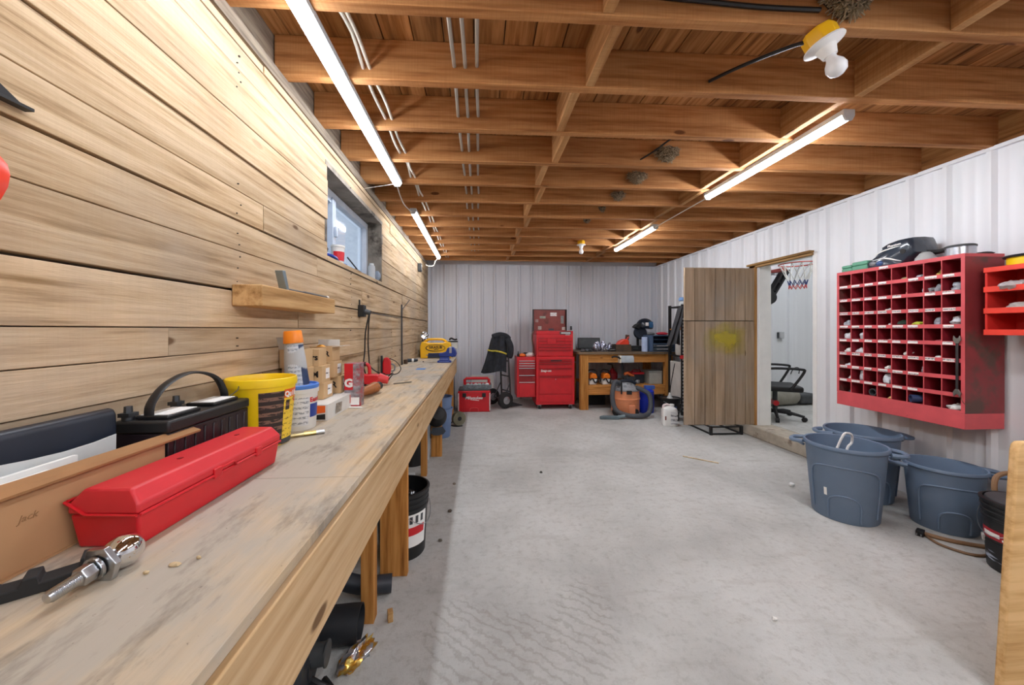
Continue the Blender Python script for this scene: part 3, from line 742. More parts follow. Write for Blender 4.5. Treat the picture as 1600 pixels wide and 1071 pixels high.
sp = thing('bottle', 'tall blue and white bottle with orange cap standing on the white pail', 'bottle', (-.765, 1.588, HB+.1782), 0, rot=(math.radians(2), math.radians(-4), 0))
m = MB(); m.lathe([(0, 0), (.046, 0), (.048, .004), (.042, .115), (.036, .176), (.034, .18), (0, .18)], 36, sx=1.0, sy=.8); m.obj('body', M_lgrey, sp)
rs = lambda z: .0485-.0135*(z/.176)
m = MB(); m.arc(lambda z: rs(z)*1.0, -110, -42, .004, .172); m.xf(Matrix.Diagonal((1, .81, 1, 1))); m.obj('white_label', print_mat('bottle_print', '#c9cfd6', '#8b95a0', 220, 120, .45), sp)
m = MB(); m.arc(lambda z: rs(z)*1.0, -41, 30, .004, .172); m.xf(Matrix.Diagonal((1, .81, 1, 1))); m.obj('navy_label', P('#26395c', .4, var=.2, scale=40), sp)
m = MB(); m.lathe([(0, .18), (.039, .18), (.039, .186), (.035, .228), (.032, .232), (0, .232)], 36, sx=1, sy=.82); m.obj('cap', P('#f58a1e', .4), sp)
# metal rod
rd = thing('air_chuck', 'small brass and steel air chuck lying before the white pail', 'tool', (-.666, 1.462, HB), 29)
m = MB(); m.cyl((-.06, 0, .008), (-.012, 0, .008), .007, n=12); m.cyl((-.045, 0, .0), (-.045, 0, .0165), .003, n=8); m.obj('barbed_end', P('#c9b98a', .3, 1), rd)
m = MB(); m.cyl((-.012, 0, .0095), (.03, 0, .0095), .0095, n=8); m.obj('hex_body', P('#b8a36a', .3, 1), rd)
m = MB(); m.cyl((.03, 0, .0085), (.06, 0, .0085), .0085, n=14); m.obj('tip', M_steel, rd)

# small cartons
def carton(label, x0, x1, y0, y1, z0, z1, mat=None, lab=True, txt=None, open_=False, rz=0):
    t = thing('carton', label, 'box', ((x0+x1)/2, (y0+y1)/2, z0), rz, 'small brown cartons stacked on the workbench')
    a, b, h = (x1-x0)/2, (y1-y0)/2, z1-z0-.0006
    m = MB()
    if open_:
        for q in ((-a, a, -b, b, 0, .003), (-a, -a+.003, -b, b, .003, h), (a-.003, a, -b, b, .003, h), (-a+.003, a-.003, -b, -b+.003, .003, h), (-a+.003, a-.003, b-.003, b, .003, h)): m.box(*q)
    else: m.box(-a, a, -b, b, 0, h)
    m.obj('body', mat or M_cardl, t, bev=.001)
    if lab:
        m = MB(); m.box(a, a+.0008, -b*.15, b*.75, h*.2, h*.82); m.obj('label', M_print, t)
    if txt: text(txt, h*.5, M_black, t, (a*.45, -b-.0008, h*.5), FRONT, 'lettering', .0005, .0012)
    return t, a, b, h
ob, a, b, h = carton('flat white and orange carton under the stack of brown cartons', -.895, -.685, 1.70, 2.085, HB, .929, M_offw, False)
m = MB(); m.add([(-a*.98, -b-.001, h*.16), (a*.9, -b-.001, h*.5), (a*.9, -b-.001, h*.93), (-a*.98, -b-.001, h*.93)], [(0, 1, 2, 3)]); m.obj('orange_panel', M_orange, ob)
m = MB(); m.add([(-a*.98, -b-.001, h*.07), (a*.9, -b-.001, h*.07), (a*.9, -b-.001, h*.42), (-a*.98, -b-.001, h*.1)], [(0, 1, 2, 3)]); m.obj('black_panel', M_black, ob)
m = MB(); m.add([(a+.001, -b*.55, h*.15), (a+.001, -b*.15, h*.15), (a+.001, -b*.1, h*.75), (a+.001, -b*.5, h*.8)], [(0, 1, 2, 3)]); m.obj('tool_picture', P('#8d8478', .5, var=.6, scale=60), ob)
m = MB(); m.add([(a+.001, b*.45, h*.3), (a+.001, b*.9, h*.3), (a+.001, b*.9, h*.9), (a+.001, b*.45, h*.9)], [(0, 1, 2, 3)]); m.obj('red_mark', P('#d98a80', .5), ob)
S = .93
carton('brown carton at bottom of stack, nearest, on the orange carton', -.87, -.75, 1.815, 1.925, S, S+.079)
carton('brown carton marked R at bottom of stack, farther along', -.86, -.735, 1.99, 2.083, S, S+.09, txt='R')
carton('hidden lower brown carton below the one with open flap', -.895, -.79, 1.705, 1.805, S, S+.079, lab=False)
carton('brown carton marked M in middle layer of stack, nearest', -.875, -.755, 1.81, 1.905, S+.079, S+.163, txt='M')
carton('brown carton in middle layer of stack, farther along', -.865, -.748, 1.935, 2.045, S+.0905, S+.172, lab=True)
carton('middle brown carton supporting the one with open flap', -.893, -.79, 1.71, 1.80, S+.079, S+.163, lab=False)
carton('brown carton in top layer of stack between bottle and open cartons', -.885, -.772, 1.812, 1.9, S+.163, S+.245, lab=False, txt='ors')
g, a, b, h = carton('open brown carton with raised flap behind the orange capped bottle', -.9, -.795, 1.705, 1.8, S+.163, S+.25, lab=False, open_=True)
m = MB(); m.box(-a, a, -b-.002, -b, h, h+.06); m.xf(Matrix.Translation((0, -b, h)) @ Matrix.Rotation(math.radians(24), 4, 'X') @ Matrix.Translation((0, b, -h))); m.obj('flap', P('#b9b3a6', .7), g)
g, a, b, h = carton('open brown carton marked IR on top of stack, with white flaps', -.88, -.765, 1.955, 2.06, S+.172, S+.25, lab=False, txt='IR', open_=True)
m = MB(); m.box(a, a+.055, -b, b, h-.002, h); m.xf(Matrix.Translation((a, 0, h)) @ Matrix.Rotation(math.radians(-6), 4, 'Y') @ Matrix.Translation((-a, 0, -h))); m.obj('flap', M_offw, g)
m = MB(); m.box(-a, a, b-.002, b, h, h+.035); m.obj('flap', M_offw, g)
m = MB(); m.ball((-.01, -b*.5, h-.006), .024, .018, .016); m.obj('orange_packet', P('#f2a02a', .5, var=.3, scale=50), g)
m = MB(); m.box(-.03, .02, -.02, .03, .003, h-.01); m.obj('filler', M_offw, g)
rb = thing('tool_carton', 'tall red printed tool carton at end of the carton stack', 'box', (-.678, 2.035, HB))
m = MB(); m.box(-.04, .04, -.037, .037, 0, .232); m.obj('body', P('#8f8b90', .5, var=.6, scale=30, dirt='#a8242e', dscale=14, dlo=.45), rb, bev=.001)
m = MB(); m.box(-.04, .005, -.0378, -.037, .09, .231); m.obj('red_panel', M_red, rb)
text('G', .06, M_white, rb, (-.018, -.0385, .125), FRONT, 'lettering', .0005, .003)
m = MB(); m.box(-.012, .038, -.0378, -.037, .01, .05); m.obj('white_panel', M_paper, rb)
m = MB(); m.add([(-.04, -.037, .001), (.04, -.037, .001), (.075, -.085, .0015), (-.03, -.075, .0015), (-.04, -.037, .003), (.04, -.037, .003), (.075, -.085, .0035), (-.03, -.075, .0035)], [(0, 3, 2, 1), (4, 5, 6, 7), (0, 1, 5, 4), (1, 2, 6, 5), (2, 3, 7, 6), (3, 0, 4, 7)]); m.obj('flap', M_offw, rb)

# power tools
gr = thing('angle_grinder', 'worn angle grinder with grey guard lying before red tools', 'power tool', (-.69, 2.28, HB), 78)
m = MB(); m.tube([(-.13, 0, .032), (-.05, 0, .036), (.05, 0, .04), (.12, 0, .042)], lambda t: .03-.006*math.sin(t*5), 12); m.obj('body', P('#9b5b28', .5, var=.25, dirt='#4b3a2c', dscale=18), gr)
m = MB(); m.tube([(.12, 0, .042), (.17, 0, .045)], .027, 12, smooth=False); m.obj('rear_cap', M_black, gr)
m = MB(); m.lathe([(0, -.012), (.062, -.012), (.064, -.008), (.064, .012), (.02, .016), (0, .016)], 28, c=(-.16, .02, .075)); m.xf(Matrix.Translation((-.16, .02, .06)) @ Matrix.Rotation(math.radians(38), 4, 'X') @ Matrix.Translation((.16, -.02, -.075))); m.obj('guard', P('#8b93a6', .4, .4, var=.2), gr)
m = MB(); m.cyl((-.16, .01, .03), (-.16, .035, .09), .022, n=14); m.obj('gear_head', P('#b9ae93', .4, .5), gr)
dr_ = thing('rotary_hammer', 'red corded rotary hammer with loop handle lying on workbench', 'power tool', (-.79, 2.75, HB), 4)
m = MB(); m.prism([(-.13, .012), (.03, .012), (.06, .03), (.06, .075), (.03, .085), (-.12, .085), (-.135, .07)], 'y', -.035, .035); m.obj('motor_housing', M_red, dr_, bev=.009)
m = MB(); m.tube([(.05, 0, .055), (.085, 0, .045), (.12, 0, .035)], lambda t: .038-.012*t, 14); m.obj('nose', M_redl, dr_)
m = MB(); m.tube([(-.12, 0, .08), (-.125, 0, .13), (-.1, 0, .158), (-.045, 0, .16), (-.02, 0, .14), (-.015, 0, .08)], .013, 10); m.obj('loop_handle', M_red, dr_)
m = MB(); m.tube([(-.105, 0, .156), (-.04, 0, .16)], .0155, 10, smooth=False); m.obj('grip', M_black, dr_)
m = MB(); m.box(-.09, -.045, -.0365, .0365, .0, .03); m.obj('vents', M_black, dr_)
m = MB(); m.tube([(.12, 0, .035), (.135, -.01, .06), (.15, 0, .08), (.14, .05, .085), (.1, .09, .05)], .004, 6); m.obj('power_cord', M_black, dr_)
ch = thing('jigsaw', 'red jigsaw stood on its end against the plank wall', 'power tool', (-.845, 3.39, HB), 10)
m = MB(); m.prism([(-.03, 0), (.035, 0), (.045, .05), (.04, .13), (.015, .16), (-.02, .155), (-.03, .1)], 'y', -.032, .032); m.obj('body', M_red, ch, bev=.01)
m = MB(); m.box(-.047, -.03, -.035, .035, 0, .175); m.obj('shoe_plate', M_black, ch, bev=.002)
m = MB(); m.tube([(.03, -.01, .15), (.09, -.03, .12), (.13, -.03, .06), (.1, -.03, .012), (.03, -.06, .008), (.0, -.05, .008)], .004, 6); m.obj('power_cord', M_black, ch)
m = MB(); m.tube([(.045, 0, .1), (.075, 0, .08), (.07, 0, .04), (.045, 0, .03)], .007, 8); m.obj('handle_loop', M_grey, ch)
bt_ = MB(); bt_.box(-.648, -.557, 3.80, 3.905, HB, HB+.003); tag(bt_.obj('tape_mark', P('#1f77c9', .5)), 'blue rectangle of tape stuck flat on the workbench', 'tape')
m = MB(); m.cyl((-.64, 2.79, HB+.005), (-.524, 2.885, HB+.005), .0045, n=6); tag(m.obj('pencil', P('#6d675c', .6)), 'thin grey pencil lying across the workbench', 'pencil')
t = thing('cup', 'small dark brown cup by the plank wall on workbench', 'cup', (-.875, 4.44, HB)); m = MB(); m.lathe([(0, 0), (.021, 0), (.025, .05), (.022, .05), (.018, .006), (0, .006)], 18); m.obj('body', P('#4b3628', .6, var=.3), t)
t = thing('spray_can', 'small dark spray can lying on its side near the yellow case', 'can', (-.84, 4.70, HB), 10)
m = MB(); m.cyl((-.065, 0, .022), (.03, 0, .022), .022, n=18); m.obj('body', P('#23303c', .4, var=.3), t); m = MB(); m.cyl((-.01, 0, .022), (.015, 0, .022), .0225, n=18); m.obj('white_band', M_paper, t)
m = MB(); m.cyl((.03, 0, .022), (.065, 0, .022), .02, .015, n=18); m.obj('cap', M_navy, t)
m = MB(); m.crumple((-.7, 4.66, HB+.006), .012, .01, .008, 8, 5, .3, 5); tag(m.obj('nut', M_dsteel), 'single dark nut lying before the yellow case', 'nut')

# yellow tool case
yc = thing('tool_case', 'yellow hard plastic tool case standing at far end of workbench', 'case', (-.615, 5.30, HB))
m = MB(); out = [(-.215, 0), (.215, 0), (.22, .19), (.205, .235), (.15, .25), (.1, .275), (.06, .285), (-.1, .285), (-.14, .27), (-.19, .245), (-.215, .225), (-.22, .18)]
hole = [(-.075, .225), (.075, .225), (.09, .245), (.06, .262), (-.065, .262), (-.09, .245)]
# body below the grip, then the grip bar
m.prism([(-.215, 0), (.215, 0), (.22, .19), (.205, .232), (.13, .232), (.1, .222), (-.1, .222), (-.13, .232), (-.195, .24), (-.22, .18)], 'y', -.055, .055)
m.obj('shell', M_case, yc, bev=.012)
m = MB(); m.tube([(-.165, 0, .225), (-.13, 0, .258), (-.08, 0, .272), (.07, 0, .272), (.12, 0, .258), (.165, 0, .22)], .017, 10); m.obj('handle', M_case, yc)
m = MB(); n = 40
vs = [(.135*math.cos(2*PI*i/n), -.0565, .15+.046*math.sin(2*PI*i/n)) for i in range(n)]
m.tube([(p[0], p[1], p[2]) for p in vs], lambda t: .0035+.003*max(0, math.cos(2*PI*(t-.6))), 6, closed=True, smooth=False); m.obj('logo_ring', M_black, yc)
text('SIRASUB', .05, M_black, yc, (0, -.0575, .157), FRONT, 'lettering', .0006, .0012)
text('SERVICE', .018, M_black, yc, (.01, -.0575, .127), FRONT, 'lettering', .0006, .0005)
m = MB(); m.box(-.11, .2, -.058, -.054, .004, .065); m.obj('dark_panel', M_dgrey, yc)
# blue vise
vi = thing('bench_vise', 'blue bench vise bolted at the far front corner of the workbench', 'vise', (-.43, 4.62, HB))
m = MB(); m.prism([(-.085, 0), (.085, 0), (.085, .022), (.062, .03), (.06, .075), (-.05, .075), (-.06, .03), (-.085, .022)], 'y', -.05, .05); m.obj('base', M_blue, vi, bev=.004)
m = MB(); m.prism([(-.06, .076), (.145, .076), (.155, .11), (.14, .165), (.115, .19), (.065, .195), (.04, .18), (.02, .135), (-.03, .12), (-.065, .12)], 'y', -.055, .055); m.obj('fixed_jaw', M_blue, vi, bev=.008)
m = MB(); m.box(-.2, -.06, -.035, .035, .07, .118); m.obj('slide', P('#2b3350', .4, .3), vi, bev=.004)
m = MB(); m.box(.064, .095, -.058, .058, .12, .196); m.obj('jaw_plate', M_steel, vi, bev=.002)
m = MB(); m.tube([(-.05, -.051, .045), (.05, -.051, .045)], .003, 5, smooth=False); m.tube([(-.06, -.0505, .018), (.06, -.0505, .018)], .002, 5, smooth=False); m.obj('cast_ridge', P('#8fa2d8', .4), vi)
m = MB(); m.tube([(-.215, -.07, .095), (-.215, .07, .095)], .007, 8, smooth=False); m.obj('turn_bar', M_steel, vi)
cl = thing('clamp_lamp', 'chrome clamp lamp reflector clipped to planks behind yellow case', 'lamp', (-.84, 5.6, 1.16), 0, rot=(math.radians(80), 0, math.radians(25)))
m = MB(); m.lathe([(.02, 0), (.03, .004), (.055, .05), (.062, .075), (.06, .076), (.052, .05), (.026, .008)], 26); m.obj('reflector', M_chrome, cl)
m = MB(); m.cyl((0, 0, -.07), (0, 0, .005), .018, .024, n=14); m.obj('socket', M_black, cl)
m = MB(); m.box(-.006, .006, -.1, -.018, -.06, -.03); m.obj('clip', M_dsteel, cl)

# wall-hung things
lg = MB(); lg.rnd = 1.7; lg.box(XL-.001, -.80, 1.40, 2.085, 1.357, 1.437); tag(lg.obj('wall_ledge', M_ledge, bev=.004), 'short timber ledge nailed to the plank wall below the window', 'ledge')
hk = thing('scraper', 'long handled grey scraper with flat blade lying on timber ledge', 'scraper', (-.835, 1.75, 1.437))
m = MB(); m.prism([(-.14, .0), (-.118, .004), (-.15, .083), (-.175, .08)], 'x', -.016, .016); m.obj('blade', P('#7d8a8f', .4, .4), hk, bev=.002)
m = MB(); m.tube([(0, -.12, .007), (0, .02, .008), (0, .1, .0085), (0, .3, .008)], lambda t: .006+.002*(t > .45), 8); m.obj('shaft', M_dsteel, hk)
m = MB(); m.crumple((0, .315, .01), .008, .02, .008, 8, 6, .4, 3, False); m.obj('frayed_end', M_offw, hk)
sq = thing('speed_square', 'black triangular square hanging on the plank wall at left', 'square', (XL+.001, .717, 1.712))
m = MB(); m.prism([(-.15, 0), (.068, .0), (-.15, .13)], 'x', 0, .004); m.obj('plate', M_blackm, sq)
m = MB()
for k in range(9): m.box(.004, .0046, -.14+.02*k, -.138+.02*k, .006, .03-.012*(k % 2))
m.obj('scale_marks', M_lgrey, sq)
m = MB(); m.box(0, .018, -.15, .068, -.006, 0); m.obj('fence', M_black, sq)
fl = thing('funnel', 'red plastic funnel edge hanging on plank wall at far left', 'funnel', (XL+.0735, .584, 1.515), 0, rot=(math.radians(75), 0, 0))
m = MB(); m.lathe([(.012, .09), (.018, .05), (.07, -.05), (.073, -.055), (.073, -.045), (.02, .055), (.014, .09)], 20); m.obj('cone', P('#e03a1c', .4), fl)
ou = thing('outlet_box', 'black outlet box on plank wall with cords plugged in', 'outlet', (XL+.001, 2.83, 1.41))
m = MB(); m.box(0, .045, -.03, .03, -.045, .045); m.obj('box', M_black, ou, bev=.004); m = MB(); m.cyl((.045, 0, -.005), (.085, 0, -.015), .022, .018, n=14); m.obj('plug', M_dgrey, ou)
m = MB(); m.box(0, .008, -.008, .008, .045, .085); m.obj('strap', M_black, ou)
wire('power_cord', 'black cord hanging from outlet box down to the jigsaw', 'cord', [(-.83, 2.83, 1.385), (-.85, 2.87, 1.28), (-.87, 2.93, 1.15), (-.87, 2.95, 1.05), (-.88, 3.02, .97), (-.87, 3.2, .90), (-.85, 3.36, .868), (-.80, 3.42, .862)], .0055, M_black)
wire('power_cord', 'black cord hanging from outlet box with plug knot, nearer side', 'cord', [(-.83, 2.82, 1.385), (-.86, 2.83, 1.25), (-.875, 2.86, 1.1), (-.875, 2.83, 1.0), (-.87, 2.86, .93), (-.86, 2.88, .87)], .0055, M_black)
wire('tie_wire', 'dark wire strung along planks from outlet box to steel rod', 'wire', [(XL+.01, 2.86, 1.41), (XL+.012, 3.4, 1.405), (XL+.012, 4.25, 1.40)], .004, M_dgrey, smooth=False)
wire('steel_rod', 'dark steel rod standing upright against the planks', 'rod', [(-.895, 4.32, HB+.001), (XL+.012, 4.32, 1.56)], .009, M_dsteel, smooth=False)
wire('steel_rod', 'short thin dark rod leaning diagonally on the planks', 'rod', [(XL+.012, 4.33, 1.5), (XL+.006, 4.85, 1.66)], .004, M_dsteel, smooth=False)
t = thing('junction_box', 'small grey junction box high on the plank wall at far end', 'box', (XL+.001, 5.55, 2.2)); m = MB(); m.box(0, .05, -.045, .045, -.06, .06); m.obj('box', M_dgrey, t, bev=.004); m = MB(); m.box(.05, .052, -.03, .03, -.04, .04); m.obj('cover', M_steel, t)

# window sill clutter
t = thing('tub', 'small white tub with red label on the window sill', 'tub', (XL-.04, 2.52, WZ0)); m = MB(); m.lathe([(0, 0), (.036, 0), (.043, .105), (.046, .106), (.046, .118), (0, .12)], 24); m.obj('body', M_offw, t); m = MB(); m.arc(lambda z: .0365+.006*z/.1, -110, 40, .015, .075); m.obj('label', M_red, t)
tag(MB().tube([(XL-.05, 2.31, 1.735), (XL-.02, 2.38, 1.733), (XL-.03, 2.47, 1.73), (XL-.09, 2.6, 1.73), (XL-.06, 2.72, 1.735)], .014, 8).obj('blue_strap', M_blue), 'blue rolled strap lying on the window sill', 'strap')
t = thing('caulk_tube', 'pale grey tube standing at right end of window sill', 'tube', (XL-.04, 3.3, WZ0)); m = MB(); m.lathe([(0, 0), (.03, 0), (.03, .1), (.026, .12), (0, .125)], 18); m.obj('body', M_lgrey, t); m = MB(); m.lathe([(0, .124), (.02, .124), (.018, .14), (0, .14)], 14); m.obj('cap', M_milky, t)
t = thing('rag', 'crumpled grey rag drooping over right end of the window sill', 'rag', (XL-.02, 3.4, WZ0)); m = MB(); m.crumple((0, 0, .04), .03, .045, .05, 14, 9, .35, 9); m.obj('cloth', P('#8d98a6', .9, var=.2), t)
tag(MB().tube([(XL-.03, 2.85, 1.725), (XL-.05, 3.02, 1.73), (XL-.1, 3.15, 1.728)], .012, 8).obj('trowel_handle', M_dgrey), 'dark tool handle lying across the window sill', 'tool')
tag(MB().tube([(XL-.03, 2.9, 1.73), (XL-.09, 2.84, 1.82)], .006, 6, smooth=False).obj('paint_stick', M_blackm), 'black stick leaning up from the window sill', 'stick')
t = thing('glove', 'black crumpled glove at left corner of window sill', 'glove', (XL-.05, 2.3, WZ0+.028)); m = MB(); m.crumple((0, 0, .045), .03, .035, .05, 12, 8, .4, 4, True); m.obj('cloth', M_blackm, t); t.location.z = WZ0+.01

# ------------------------------------------------------------------ under the workbench
def bucket(label, loc, mat, r0, r1, h, bands=True, group=None, handle=True, n=40, rz=0, inner=None):
    t = thing('bucket', label, 'bucket', loc, rz, group)
    pr = [(0, 0), (r0*.97, 0), (r0, .006)]
    q = lambda z: r0+(r1-r0)*z/h
    if bands:
        for k in range(3):
            z = h*(.72+.08*k); pr += [(q(z), z), (q(z)+.006, z+.003), (q(z)+.006, z+.012), (q(z), z+.015)]
    pr += [(q(h*.96), h*.96), (r1+.008, h*.965), (r1+.008, h*.99), (r1+.002, h), (r1-.006, h), (r0-.006, .01), (0, .008)]
    m = MB(); m.lathe(pr, n); m.obj('body', mat, t)
    if handle:
        z = h*.86
        m = MB(); pts = [((r1+.008)*math.cos(a), (r1+.012)*math.sin(a), z-.13*math.sin(a)**2) for a in [PI+PI*k/10 for k in range(11)]]
        m.tube(pts, .0022, 5); m.obj('bail', M_steel, t)
    return t, q
bk_, q = bucket('black bucket with white label under workbench, black bag inside', (-.44, 2.135, 0), M_black, .128, .148, .37, rz=65)
m = MB(); m.arc(q, -135, -82, .075, .255, t=.0025); m.obj('label', M_paper, bk_)
m = MB(); m.arc(q, -132, -88, .14, .185, t=.0035); m.obj('red_patch', M_red, bk_)
for k in range(3): m = MB(); m.arc(q, -128+14*k, -121+14*k, .205, .245, t=.0035); m.obj('printed_bar', M_dgrey, bk_)
t = thing('trash_bag', 'shiny black plastic bag stuffed in the black bucket', 'bag', (-.43, 2.13, .02)); m = MB(); m.crumple((0, 0, .16), .115, .115, .185, 20, 14, .22, 12, False); m.obj('film', P('#0e0e10', .18, var=.2), t)
t = thing('tub', 'white plastic tub with grey lid on floor under workbench', 'tub', (-.60, 2.72, 0), 8)
m = MB(); vs = []
for z, a, b in ((0, .095, .11), (.14, .12, .14)): vs += [(-a, -b, z), (a, -b, z), (a, b, z), (-a, b, z)]
m.add(vs, [(3, 2, 1, 0), (4, 5, 6, 7)]+[(i, (i+1) % 4, 4+(i+1) % 4, 4+i) for i in range(4)]); m.obj('body', M_white, t, bev=.006)
m = MB(); m.box(-.126, .126, -.146, .146, .1405, .155); m.obj('lid', M_milky, t, bev=.004)
m = MB(); m.add([(.1005, -.04, .03), (.1005, .06, .03), (.1215, .06, .13), (.1215, -.04, .13)], [(0, 1, 2, 3)]); m.xf(Matrix.Translation((.003, 0, 0))); m.obj('label', P('#c8765a', .5, var=.4, scale=50), t)
cp = thing('cap', 'black brimmed cap hanging on the second wide bench leg', 'cap', (-.42, 3.645, .40), 0, rot=(math.radians(60), 0, math.radians(20)))
m = MB(); m.lathe([(.1, 0), (.1, .02), (.09, .07), (.06, .105), (.0, .115)], 22); m.obj('crown', M_blackm, cp)
m = MB(); m.prism([(.0, -.105), (.05, -.1), (.075, -.15), (.05, -.175), (0, -.182), (-.05, -.175), (-.075, -.15), (-.05, -.1)], 'z', 0, .006); m.obj('brim', P('#1b2530', .6, var=.2), cp)
b1, q = bucket('blue grey bucket at bottom of pair behind second wide leg', (-.455, 4.38, 0), P('#6d83a8', .5), .115, .142, .34, False, 'pair of blue buckets under the workbench', False)
b2, q = bucket('blue grey bucket stacked inside the other behind second wide leg', (-.455, 4.38, .135), P('#6d83a8', .5), .112, .137, .34, False, 'pair of blue buckets under the workbench', False)
co_ = thing('hose_coil', 'small coil of olive webbing on floor near end of workbench', 'coil', (-.265, 4.85, 0), 30)
m = MB(); m.lathe([(.025, -.03), (.09, -.03), (.092, 0), (.09, .03), (.025, .03)], 26); m.xf(Matrix.Translation((0, 0, .093)) @ Matrix.Rotation(PI/2, 4, 'X') @ Matrix.Rotation(.0, 4, 'Y')); m.obj('roll', P('#77745f', .8, var=.3), co_)
m = MB(); m.lathe([(0, -.031), (.028, -.033), (.028, .033), (0, .031)], 18); m.xf(Matrix.Translation((0, 0, .093)) @ Matrix.Rotation(PI/2, 4, 'X')); m.obj('core', M_black, co_)
m = MB(); m.tube([(-.09, 0, .06), (-.12, .02, .02), (-.06, -.05, .008), (.02, -.07, .008)], .008, 6); m.obj('loose_end', M_black, co_)
pp = thing('pipe', 'wide black plastic pipe lying under near end of workbench', 'pipe', (-.67, 1.507, 0), 4)
m = MB(); m.lathe([(.066, -.2), (.07, -.2), (.07, .19), (.066, .19), (.066, -.2)], 32); m.xf(Matrix.Translation((0, 0, .0705)) @ Matrix.Rotation(PI/2, 4, 'Y')); m.obj('tube', P('#202226', .5, var=.2), pp)
pm = thing('pump', 'black drum shaped pump housing lying under near end of workbench', 'pump', (-.68, 1.295, 0), 4)
m = MB(); m.lathe([(0, -.2), (.1, -.2), (.11, -.18), (.11, .03), (.104, .034), (.104, .07), (.085, .10), (.05, .105), (.05, .11), (0, .11)], 30); m.xf(Matrix.Translation((0, 0, .1105)) @ Matrix.Rotation(PI/2, 4, 'Y')); m.obj('drum', P('#25282c', .42, var=.15), pm)
m = MB(); m.cyl((.1, 0, .135), (.15, 0, .14), .035, n=20); m.cyl((.15, 0, .14), (.155, 0, .14), .04, n=20); m.obj('spout', M_dgrey, pm)
m = MB(); m.tube([(.105, -.02, .07), (.15, -.03, .05), (.17, -.01, .02), (.13, .04, .012)], .012, 8); m.obj('cable_end', M_black, pm)
t = thing('snack_wrapper', 'crumpled gold and silver foil wrapper on floor beside pump', 'wrapper', (-.465, 1.435, 0), -28)
def foil():
    m, nt, b = nodes('foil'); f = noise(nt, mapped(nt), 22, 2)
    c = ramp(nt, [(.46, '#c9cdd4'), (.54, '#d99a1e'), (.64, '#e8d27a')], f); nt.links.new(c, b.inputs['Base Color']); b.inputs['Metallic'].default_value = .8; b.inputs['Roughness'].default_value = .25; return m
m = MB(); m.crumple((0, 0, .02), .04, .085, .028, 18, 10, .55, 21); m.obj('foil', foil(), t)
t = thing('wood_offcut', 'little upright wood offcut on floor beside thin bench leg', 'wood block', (-.385, 1.615, 0), 20); m = MB(); m.box(-.011, .011, -.014, .014, 0, .045); m.obj('block', M_ledge, t, bev=.002)
t = thing('wood_offcut', 'reddish wood offcut on floor in front of black pump', 'wood block', (-.60, 1.16, 0), 50); m = MB(); m.box(-.012, .012, -.03, .03, 0, .018); m.obj('block', M_leg, t, bev=.002)
wire('corrugated_duct', 'black flexible duct lying diagonally under workbench behind thin leg', 'duct', [(-.88, 1.72, .2), (-.72, 1.74, .13), (-.56, 1.76, .062), (-.42, 1.79, .045)], .04, P('#2b3038', .5, var=.2), n=14)
t = thing('paint_can', 'dark metal can under workbench behind the second thin leg', 'can', (-.62, 3.5, 0)); m = MB(); m.lathe([(0, 0), (.1, 0), (.1, .26), (.104, .262), (.104, .275), (.09, .275), (.088, .265), (0, .265)], 26); m.obj('body', M_blackm, t)
m = MB(); m.cyl((-.5, 3.60, 0), (-.49, 3.62, .62), .018, n=14); tag(m.obj('grey_pipe', M_lgrey), 'grey plastic pipe standing beside the second wide leg', 'pipe')

# ------------------------------------------------------------------ back wall, left part
lk = thing('steel_cabinet', 'narrow dark grey steel cabinet past the end of the workbench', 'cabinet', (-.60, 5.78, 0))
m = MB(); m.box(-.29, .215, -.2, .2, 0, .97); m.obj('body', P('#54585e', .4, .3, var=.15), lk, bev=.004)
m = MB(); m.box(-.26, .185, -.206, -.2005, .06, .92); m.obj('door', P('#5e636a', .4, .3, var=.12), lk, bev=.002)
m = MB(); m.box(.15, .165, -.222, -.2065, .5, .62); m.obj('handle', M_steel, lk)
bx = thing('parts_box', 'pale box with dark tools on top of the steel cabinet', 'box', (-.40, 5.75, .9706)); m = MB(); m.box(-.07, .07, -.06, .06, 0, .1); m.obj('body', P('#c9c9c2', .6), bx, bev=.002)
m = MB(); m.box(-.071, .071, -.061, .061, .1005, .118); m.obj('lid', M_blackm, bx, bev=.002)
wire('clamp_bar', 'black clamp resting on the pale box above steel cabinet', 'clamp', [(-.46, 5.75, 1.105), (-.43, 5.75, 1.13), (-.38, 5.76, 1.11), (-.34, 5.75, 1.115)], .014, M_blackm)
mb_ = thing('rolling_toolbox', 'red modular rolling tool case on floor beyond the workbench', 'toolbox', (-.07, 5.79, 0))
m = MB(); m.prism([(-.25, .01), (-.235, 0), (.235, 0), (.25, .01), (.255, .29), (.235, .325), (-.235, .325), (-.255, .29)], 'y', -.17, .18); m.obj('shell', M_red, mb_, bev=.01)
m = MB()
for s in (-1, 1): m.box(s*.24-.008, s*.24+.008, -.185, -.165, .02, .29)
m.obj('corner_guard', P('#d9d4d2', .4), mb_, bev=.003)
m = MB(); m.box(-.24, .24, -.165, .17, .3255, .345); m.obj('lid', M_dgrey, mb_, bev=.006)
for s in (-1, 1): m = MB(); m.box(s*.15-.028, s*.15+.028, -.19, -.165, .23, .29); m.obj('latch', M_black, mb_, bev=.004)
m = MB(); m.tube([(-.065, -.176, .005), (-.062, -.178, .05), (-.04, -.178, .062), (.04, -.178, .062), (.062, -.178, .05), (.065, -.176, .005)], .007, 6, smooth=False); m.obj('kick_handle', M_redl, mb_)
m = MB(); m.box(-.1, .1, -.173, -.17, .29, .3); m.obj('badge', M_redl, mb_)
text('Milwaukee', .062, M_white, mb_, (-.005, -.172, .215), FRONT, 'lettering', .0012, .0012, shear=.25)
m = MB(); m.tube([(-.055, -.172, .19), (.075, -.172, .175)], .004, 5, smooth=False); m.obj('underline', M_white, mb_)
